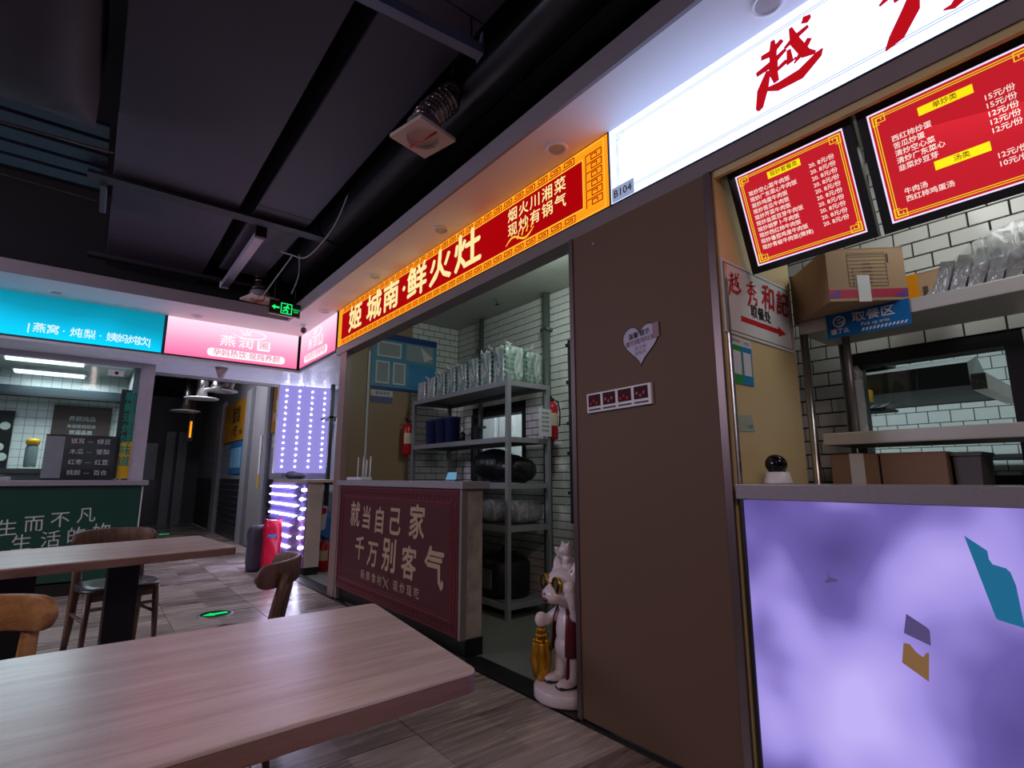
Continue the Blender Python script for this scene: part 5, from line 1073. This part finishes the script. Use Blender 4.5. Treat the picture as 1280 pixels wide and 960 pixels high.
scrap('tall torn teal sticker on the glowing counter front', [(.418, .985), (.372, .948), (.371, .925), (.365, .912), (.338, .905), (.330, .895), (.323, .862), (.319, .755), (.369, .765), (.375, .770)], emit('teal_backlit', '#256f98', .8, False))
scrap('torn orange-brown square sticker, lower one of a pair on the glowing panel', [(.600, .655), (.585, .655), (.571, .636), (.555, .625), (.545, .640), (.539, .640), (.548, .560), (.610, .597)], emit('brown_backlit', '#8a6844', .75, False))
scrap('greyish square sticker just above the orange-brown one on the glowing panel', [(.584, .741), (.536, .712), (.530, .705), (.532, .662), (.596, .684)], emit('grey_backlit', '#5c5080', .75, False))
scrap('small arrow-shaped dark sticker scrap in the middle of the glowing panel', [(.800, .840), (.790, .818), (.772, .816), (.765, .808), (.776, .806), (.806, .798), (.806, .806), (.794, .815)], emit('grey_backlit', '#5c5080', .75, False))
# beige side wall fittings
ff = FY(0, 0, 1.1)
t = thing('pickup_sign', 'white sign with red brush characters and red arrow on the beige side wall', 'sign', (2.3, 1.1, 1.75)); MB().fr(ff, (2.0, 1.745), (2.62, 2.07), 0, .006).build('sheet', M_paper, t)
g = MB(); rect_line(g, ff, 2.012, 1.757, 2.608, 2.058, .003, .006, .007); g.build('border_line', M_ink, t)
brush([[(x, y, r*1.25) for x, y, r in s] for s in YUE], 2.045, 1.925, .10, fr=ff, mt=M_redink, par=t, d=.008); brush([[(x, y, r*1.2) for x, y, r in s] for s in XIU], 2.19, 1.92, .10, fr=ff, mt=M_redink, par=t, d=.008)
text('和', ff, 2.39, 1.965, .13, M_redink, t, d=.008, bold=.02, shear=.15); text('記', ff, 2.53, 1.965, .13, M_redink, t, d=.008, bold=.02, shear=.15); text('取餐处', ff, 2.31, 1.875, .062, M_ink, t, d=.008, bold=.02)
MB().prism([(2.13, 1.838), (2.13, 1.815), (2.47, 1.815), (2.47, 1.803), (2.55, 1.827), (2.47, 1.85), (2.47, 1.838)], ff.o, ff.u, ff.v, ff.n, .006, .0075).build('arrow', M_redink, t)
t = thing('payment_card', 'green and blue payment card below the white sign on the beige wall', 'sign', (2.15, 1.1, 1.55)); MB().fr(ff, (2.03, 1.535), (2.20, 1.735), 0, .004).build('sheet', M_paper, t)
MB().fr(ff, (2.03, 1.535), (2.115, 1.70), .004, .005).build('green_half', mat('green_print', '#2a9a4c', .4), t); MB().fr(ff, (2.115, 1.535), (2.20, 1.70), .004, .005).build('blue_half', mat('blue_print', '#2288c4', .4), t)
for x in (2.042, 2.125): MB().fr(ff, (x, 1.575), (x+.062, 1.675), .005, .006).build('white_square', M_paper, t)
text('微信支付', ff, 2.075, 1.718, .016, M_ink, t, d=.0055); text('支付宝', ff, 2.16, 1.715, .016, mat('blue_print', '#2288c4', .4), t, d=.0055)
t = thing('faded_sticker', 'small faded white and blue sticker low on the beige wall', 'sticker', (2.12, 1.1, 1.35)); MB().prism([(2.05, 1.40), (2.16, 1.41), (2.18, 1.34), (2.06, 1.335)], ff.o, ff.u, ff.v, ff.n, 0, .002).build('film', mat('faded_film', '#a9b0a4', .4), t); MB().prism([(2.11, 1.36), (2.17, 1.37), (2.16, 1.35)], ff.o, ff.u, ff.v, ff.n, .002, .003).build('blue_mark', mat('sky_blue_print', '#4f94b4', .35), t)
# small camera on the counter
t = thing('desk_camera', 'black swivel camera in a white tapered stand on the grey counter', 'camera', (2.13, 1.0, 1.125))
MB().lathe([(.052, 0), (.052, .006), (.041, .046), (0, .047)], (2.14, 1.0, 1.126), 32).build('stand', M_white, t)
g = MB(); prof = [(0, -.036), (.022, -.035), (.034, -.030), (.038, -.02), (.038, 0), (.034, .016), (.024, .028), (.010, .034), (0, .035)]; g.lathe(prof, (2.14, 1.0, 1.202), 24, axis='X'); g.build('camera_head', mat('gloss_black', '#08080a', .15), t)
MB().lathe([(0, -.0365), (.018, -.0365), (.020, -.034)], (2.14, 1.0, 1.202), 20, axis='X').build('lens', mat('lens_glass', '#141824', .05), t)
MB().lathe([(.026, 0), (.03, .008), (.026, .014)], (2.14, 1.0, 1.167), 20).build('neck', mat('gloss_black', '#08080a', .15), t)
# menu light boxes
def menu(lbl, ytop, wd, rows, prices, titles, motif=True):
    y0 = ytop; xt, zt, xb, zb = 2.06, 2.468, 2.225, 2.040
    v = Vector((xt-xb, 0, zt-zb)); h = v.length; v.normalize(); u = Vector((0, -1, 0)); n = u.cross(v); n = n if n.x < 0 else -n
    fr = Frame((xb, y0, zb), u, v, n); t = thing('menu_board', lbl, 'menu board', (xb, y0-wd/2, zb), 'tilted red menu light boxes')
    MB().fr(fr, (0, 0), (wd, h), -.03, -.002).build('case', M_black, t)
    g = MB(); e = .030; g.fr(fr, (0, 0), (wd, e), -.002, .006); g.fr(fr, (0, h-e), (wd, h), -.002, .006); g.fr(fr, (0, e), (e, h-e), -.002, .006); g.fr(fr, (wd-e, e), (wd, h-e), -.002, .006); g.build('frame', M_black, t)
    MB().fr(fr, (e, e), (wd-e, h-e), -.002, .0005).build('light_edge', emit('acrylic_edge_light', '#e9dcff', 1.1), t)
    MB().fr(fr, (e+.006, e+.006), (wd-e-.006, h-e-.006), .0005, .0015).build('red_film', emit('menu_red_light', '#c41e2c', .95), t)
    g = MB(); M_ml = emit('menu_gold_line', '#f0c828', 1.0, False)
    for k in (.014, .021): rect_line(g, fr, e+k, e+k, wd-e-k, h-e-k, .003, .0015, .002)
    for cx0, sx_ in ((e+.012, 1), (wd-e-.012, -1)):
        for cy0, sy_ in ((e+.012, 1), (h-e-.012, -1)):
            for (a, b_, c_, d_) in ((.0, .0, .04, .003), (0, 0, .003, .035), (.037, 0, .04, .028), (.012, .025, .04, .028), (.012, .010, .015, .028), (.012, .010, .028, .013), (.026, .010, .029, .020), (0, .032, .02, .035)):
                xs = sorted((cx0+sx_*a, cx0+sx_*c_)); ys = sorted((cy0+sy_*b_, cy0+sy_*d_)); g.fr(fr, (xs[0], ys[0]), (xs[1], ys[1]), .002, .0026)
    g.build('gold_border', M_ml, t)
    for s, a, b_, w_, h_, sz in titles:
        MB().fr(fr, (a-w_/2, b_-h_/2), (a+w_/2, b_+h_/2), .002, .003).build('title_plate', emit('menu_yellow_plate', '#ffe818', 1.0, False), t); text(s, fr, a, b_, sz, emit('menu_brown_letters', '#8a3a10', .6, False), t, d=.0038, bold=.01)
    M_mw = emit('menu_white_letters', '#ffe9df', .95, False)
    for s, a, b_, sz in rows: text(s, fr, a, b_, sz, M_mw, t, d=.0025, align='LEFT', bold=.012)
    for s, a, b_, sz in prices: text(s, fr, a, b_, sz, M_mw, t, d=.0025, align='LEFT', bold=.012)
    for yy in (.08, wd-.08): MB().tube([fr.p(yy, h, -.015), fr.p(yy, h, -.015)+Vector((.02, 0, .05))], .004, 6).build('hanger', M_black, t)
    return t
names = ['现炒空心菜牛肉饭', '现炒广东菜心牛肉饭', '现炒鸡蛋牛肉饭', '现炒苦瓜牛肉饭', '现炒芹菜牛肉饭', '现炒韭菜豆芽牛肉饭', '现炒胡萝卜牛肉饭', '现炒西红柿牛肉饭', '现炒番茄鸡蛋牛肉饭', '现炒青椒牛肉饭(微辣)']
menu('smaller red menu light box listing ten rice dishes, left of two', 1.070, .483, [(s, .068, .335-i*.0262, .0215) for i, s in enumerate(names)], [('20. 8元/份', .315, .345-i*.0262, .0215) for i in range(10)], [('现炒套餐类', .225, .378, .13, .028, .022)])
menu('larger red menu light box with stir-fries and soups, right of two', .568, .50, [(s, .085, .315-i*.0265, .023) for i, s in enumerate(['西红柿炒蛋', '苦瓜炒蛋', '清炒空心菜', '清炒广东菜心', '韭菜炒豆芽'])]+[('牛肉汤', .085, .125, .023), ('西红柿鸡蛋汤', .085, .098, .023)],
     [(p, .335, .322-i*.0265, .023) for i, p in enumerate(['15元/份', '15元/份', '12元/份', '12元/份', '12元/份'])]+[('12元/份', .335, .135, .023), ('10元/份', .335, .108, .023)], [('单炒类', .245, .368, .145, .028, .022), ('汤类', .255, .175, .145, .030, .022)])
# service rack with shelves
M_shelf = mat('brushed_shelf_steel', '#c2c0bb', .38, .35, var=.12, vs=6)
t = thing('service_rack', 'stainless steel shelf rack in the right stall behind the glowing counter', 'rack', (2.85, .3, 0))
MB().tube([(2.66, 1.06, 0), (2.66, 1.06, 1.88)], .018, 14).build('post', M_steel, t); MB().tube([(3.02, 1.02, 0), (3.02, 1.02, 1.86)], .018, 14).build('post', M_steel, t); MB().tube([(2.72, .90, 1.30), (2.72, .90, 1.85)], .016, 12).build('post', M_steeldull, t)
MB().box((2.64, -.9, 1.835), (3.02, 1.07, 1.895), ch=.004).build('top_shelf', M_shelf, t)
MB().box((2.63, -.9, 1.295), (3.02, 1.01, 1.35), ch=.006).build('middle_shelf', M_shelf, t)
MB().box((2.64, -.9, .90), (3.02, 1.04, .94)).build('lower_shelf', M_steeldull, t)
for y in (-.5, .3): MB().tube([(2.98, y, 0), (2.98, y, 1.85)], .016, 10).build('post', M_steeldull, t)
t = thing('pickup_area_sign', 'blue pick-up area sign taped to the front of the top steel shelf', 'sign', (2.63, .78, 1.79)); fr = FX(.945, 1.785, 2.636); M_bs = mat('sign_blue', '#0d66a8', .5, spec=.15)
MB().fr(fr, (0, 0), (.325, .112), 0, .004).build('panel', M_bs, t)
text('取餐区', fr, .19, .075, .048, M_paper, t, d=.005, bold=.015, sx=1.15); text('Pick up area', fr, .195, .040, .022, M_paper, t, d=.005)
for k in range(12): MB().prism([(.14+k*.0145, .010), (.147+k*.0145, .010), (.154+k*.0145, .022), (.147+k*.0145, .022)], fr.o, fr.u, fr.v, fr.n, .004, .005).build('stripe', M_paper, t)
g = MB(); g.lathe([(.0, -.0055), (.027, -.0055)], fr.p(.055, .072, 0), 24, axis='X'); g.build('round_logo', M_paper, t)
pts = [(.055+.016*math.cos(math.radians(a)), .072+.016*math.sin(math.radians(a))) for a in range(10, 330, 16)]
MB().tube([fr.p(x, y, .007) for x, y in pts], .0035, 6).tube([fr.p(.044, .070, .007), fr.p(.071, .076, .007)], .003, 6).build('logo_curve', M_bs, t)
text('饿了么', fr, .055, .026, .026, M_paper, t, d=.005, bold=.02)
# boxes on the top shelf
def carton(lbl, c, sz, rz, m_, kind='carton', extra=None):
    t = thing('cardboard_carton', lbl, 'box', (0, 0, 0), 'cardboard cartons in the right stall'); w_, d_, h_ = sz
    MB().box((-w_/2, -d_/2, 0), (w_/2, d_/2, h_-.004), ch=.003).build('body', m_, t)
    MB().box((-w_/2-.001, -d_/2, h_-.004), (w_/2+.001, -.002, h_)).build('flap', m_, t); MB().box((-w_/2-.001, .002, h_-.004), (w_/2+.001, d_/2, h_)).build('flap', m_, t)
    if extra: extra(t, w_, d_, h_)
    t.location = c; t.rotation_euler = (0, 0, rz); return t
def ex1(t, w_, d_, h_):
    fr = Frame((-w_/2, d_/2, 0), (0, -1, 0), (0, 0, 1), (-1, 0, 0))
    MB().fr(fr, (0, .015), (d_, .052), 0, .001).build('red_band', mat('carton_red_print', '#b02a4a', .5), t)
    for a, b_ in ((0, .045), (d_-.045, d_)): MB().prism([(a, .015), (b_, .015), (b_, .052), (a, .03)], fr.o, fr.u, fr.v, fr.n, .001, .0018).build('violet_corner', mat('violet_carton_print', '#6a3a8c', .5), t)
    g = MB(); rect_line(g, fr, d_*.27, .065, d_*.77, h_-.03, .002, 0, .001)
    for k in range(9): g.fr(fr, (d_*.27, .08+k*.017), (d_*.77, .0812+k*.017), 0, .001)
    g.fr(fr, (d_*.33, .065), (d_*.335, .15), 0, .001); g.build('printed_table', mat('carton_ink', '#4f3a2a', .7), t)
    for k in range(6): text(('净含量', '保质期', '产品名称', '贮存条件', '生产日期', '配料表')[k], fr, d_*.52, .072+k*.017+.0085, .011, mat('carton_ink', '#4f3a2a', .7), t, d=.001)
    MB().fr(fr, (d_*.37, -.004), (d_*.53, .115), .002, .003).build('white_tape', M_paper, t); MB().fr(fr, (d_*.78, h_-.07), (d_*.80, h_-.03), 0, .001).build('slot', M_ink, t)
carton('large cardboard carton with printed table and red band, on the top steel shelf', (2.665, .865, 1.897), (.36, .32, .24), .806, M_card, extra=ex1)
def ex2(t, w_, d_, h_):
    fr = Frame((-w_/2, d_/2, 0), (0, -1, 0), (0, 0, 1), (-1, 0, 0)); MB().fr(fr, (0, 0), (d_*.36, h_), 0, .002).build('orange_tape', mat('orange_film', '#d88a14', .2), t); MB().fr(fr, (d_*.45, .02), (d_*.58, h_*.6), 0, .001).build('printed_strip', mat('carton_ink', '#4f3a2a', .7), t)
carton('smaller carton with orange tape beside the large carton on the top shelf', (2.93, .61, 1.897), (.14, .15, .17), 0, M_card, extra=ex2)
def ex3(t, w_, d_, h_):
    fr = Frame((-w_/2, d_/2, 0), (0, -1, 0), (0, 0, 1), (-1, 0, 0)); MB().fr(fr, (d_*.42, .05), (d_*.72, h_+.001), 0, .0015).build('white_tape', M_paper, t); text('食品专用纸箱', fr, d_*.5, .045, .022, mat('faint_red_print', '#7a3a34', .7), t, d=.001)
def ex4(t, w_, d_, h_):
    fr = Frame((-w_/2, d_/2, 0), (0, -1, 0), (0, 0, 1), (-1, 0, 0)); text('优质食品专用', fr, d_*.55, h_*.45, .028, mat('faint_red_print', '#7a3a34', .7), t, d=.001)
carton('brown carton with white tape under the middle shelf, left one', (2.80, .905, .942), (.28, .185, .312), 0, M_card2, extra=ex3)
carton('brown carton with faint red print under the middle shelf, right one', (2.80, .690, .942), (.28, .225, .312), 0, M_card2, extra=ex4)
t = thing('storage_bin', 'grey narrow bin beside the right brown carton under the middle shelf', 'bin', (2.8, .52, .94)); MB().prism([(0, 0), (.07, 0), (.08, .30), (-.005, .30)], (2.70, .56, .942), (0, -1, 0), (0, 0, 1), (1, 0, 0), 0, .22).build('tub', mat('grey_bin', '#5c5a5c', .5), t); MB().box((2.69, .475, 1.235), (2.93, .57, 1.25)).build('rim', mat('grey_bin', '#5c5a5c', .5), t)
# foil trays bag
t = thing('foil_tray_bag', 'clear bag of stacked foil trays lying on the top steel shelf', 'trays', (2.85, .2, 1.9)); M_foil = mat('foil', '#b7bab8', .3, .55, bump=.5, bs=30)
for k in range(17):
    y = .545-k*.056; g = MB(); hh = .12+.055*min(k, 6)/6
    g.prism([(-.085, 0), (.085, 0), (.10, hh), (-.10, hh)], (2.755, y, 1.905), (1, 0, .0), (0, -.35, 1), (0, -1, -.2), 0, .045); g.build('tray', M_foil, t)
g = MB(); N = 24; rows = 12; vs = []
for j in range(rows+1):
    q = j/rows; y = .60-q*1.0; s = math.sin(min(1, q*3.2)*PI/2)*.98+.02
    for k in range(N):
        a = 2*PI*k/N; ca, sa = math.cos(a), math.sin(a); p = 3.5; rr = (abs(ca)**p+abs(sa)**p)**(-1/p); rr *= 1+.04*math.sin(k*1.7+j*1.3)
        vs.append((2.755+.125*ca*rr*s, y, 1.908+.105*s+.105*sa*rr*s+(.008 if s > .5 else 0)))
g.add(vs, [(j*N+k, j*N+(k+1) % N, (j+1)*N+(k+1) % N, (j+1)*N+k) for j in range(rows) for k in range(N)], True); g.build('clear_bag', M_film2, t)
# glove strip / bottle on the middle shelf
t = thing('cup_sleeve', 'clear sleeve of nested cups standing behind the middle shelf', 'cups', (2.95, .98, 1.35)); g = MB()
for k in range(14): g.lathe([(.022, 0), (.026, .03)], (2.90, .935, 1.352+k*.018), 14)
g.build('cups', mat('pale_cup', '#aab4b8', .3), t); MB().lathe([(.03, 0), (.03, .30), (.012, .34)], (2.90, .935, 1.352), 14).build('sleeve', M_film, t)
# kitchen: extraction hood, bench, yellow rack
t = thing('extraction_hood', 'grey steel extraction hood seen through the right stall window', 'hood', (4.2, .8, 1.7))
g = MB(); g.add([(3.8, .67, 1.66), (4.7, .70, 1.66), (4.7, 1.9, 1.66), (3.8, 1.9, 1.66), (3.8, .67, 1.79), (4.55, .75, 1.95), (4.55, 1.88, 1.95), (3.8, 1.9, 1.79)], [(0, 4, 7, 3), (4, 5, 6, 7), (0, 1, 5, 4), (3, 7, 6, 2), (1, 2, 6, 5)]); g.build('canopy', mat('hood_grey', '#5c5f60', .5), t)
MB().box((3.81, .68, 1.665), (4.68, 1.88, 1.67)).build('underside', M_black, t); MB().box((3.80, .60, 1.63), (4.71, .665, 1.72)).build('wrapped_edge', mat('crumpled_foil', '#b9a9a2', .22, 1), t); MB().tube([(4.3, 1.3, 1.9), (4.3, 1.3, 3.05)], .16, 18).build('duct_pipe', M_steel, t)
t = thing('wire_basket', 'yellow and black wire basket seen through the right stall window', 'basket', (3.8, 1.35, 1.6)); MB().box((3.62, 1.12, 1.60), (3.74, 1.34, 1.68), ch=.01).build('yellow_tray', mat('yellow_plastic', '#d8a514', .4), t)
for k in range(6): MB().tube([(3.60, 1.08+k*.055, 1.55), (3.78, 1.04+k*.055, 1.60)], .005, 6).build('wire', M_white, t)
MB().box((3.58, 1.02, 1.54), (3.8, 1.4, 1.552)).build('wire_frame', M_black, t)
t = thing('kitchen_bench', 'dark bench with steel top in the kitchen behind the right stall', 'bench', (4.8, .8, 0)); MB().box((4.5, -1.0, .9), (5.3, 3.5, .95)).build('bench_top', M_steel, t); MB().box((4.55, -1.0, 0), (5.3, 3.5, .9)).build('cabinet', M_black, t)
MB().box((4.9, -1, 1.28), (5.45, 3.5, 1.31)).build('upper_shelf', M_steeldull, t)
for k, y in enumerate((.75, 1.0, 1.3, 1.9)): 
    t = thing('cooking_pot', 'steel pot on the kitchen bench, %s' % ('first seen at the window edge', 'second one', 'third one', 'farthest left one')[k], 'pot', (4.8, y, .95), 'pots on the kitchen bench'); MB().lathe([(.09, 0), (.10, .02), (.10, .15), (.105, .152)], (4.75, y, .952), 20).build('body', M_steel, t); MB().lathe([(.1, 0), (.05, .02), (.01, .03), (.012, .05), (0, .052)], (4.75, y, 1.104), 20).build('lid', M_steel, t)
for k, (y, z) in enumerate(((4.1, 1.0), (4.55, 1.0))):
    t = thing('kitchen_cabinet', 'white lit cabinet seen through the middle stall window, %s' % ('left', 'right')[k], 'cabinet', (4.9, y+2.2, 0), 'cabinets seen through the middle stall window'); MB().box((4.9, y+2.0, 0), (5.45, y+2.4, 2.2), ch=.01).build('body', M_white, t); MB().box((4.885, y+2.03, .1), (4.9, y+2.37, 2.15)).build('door', M_white, t)
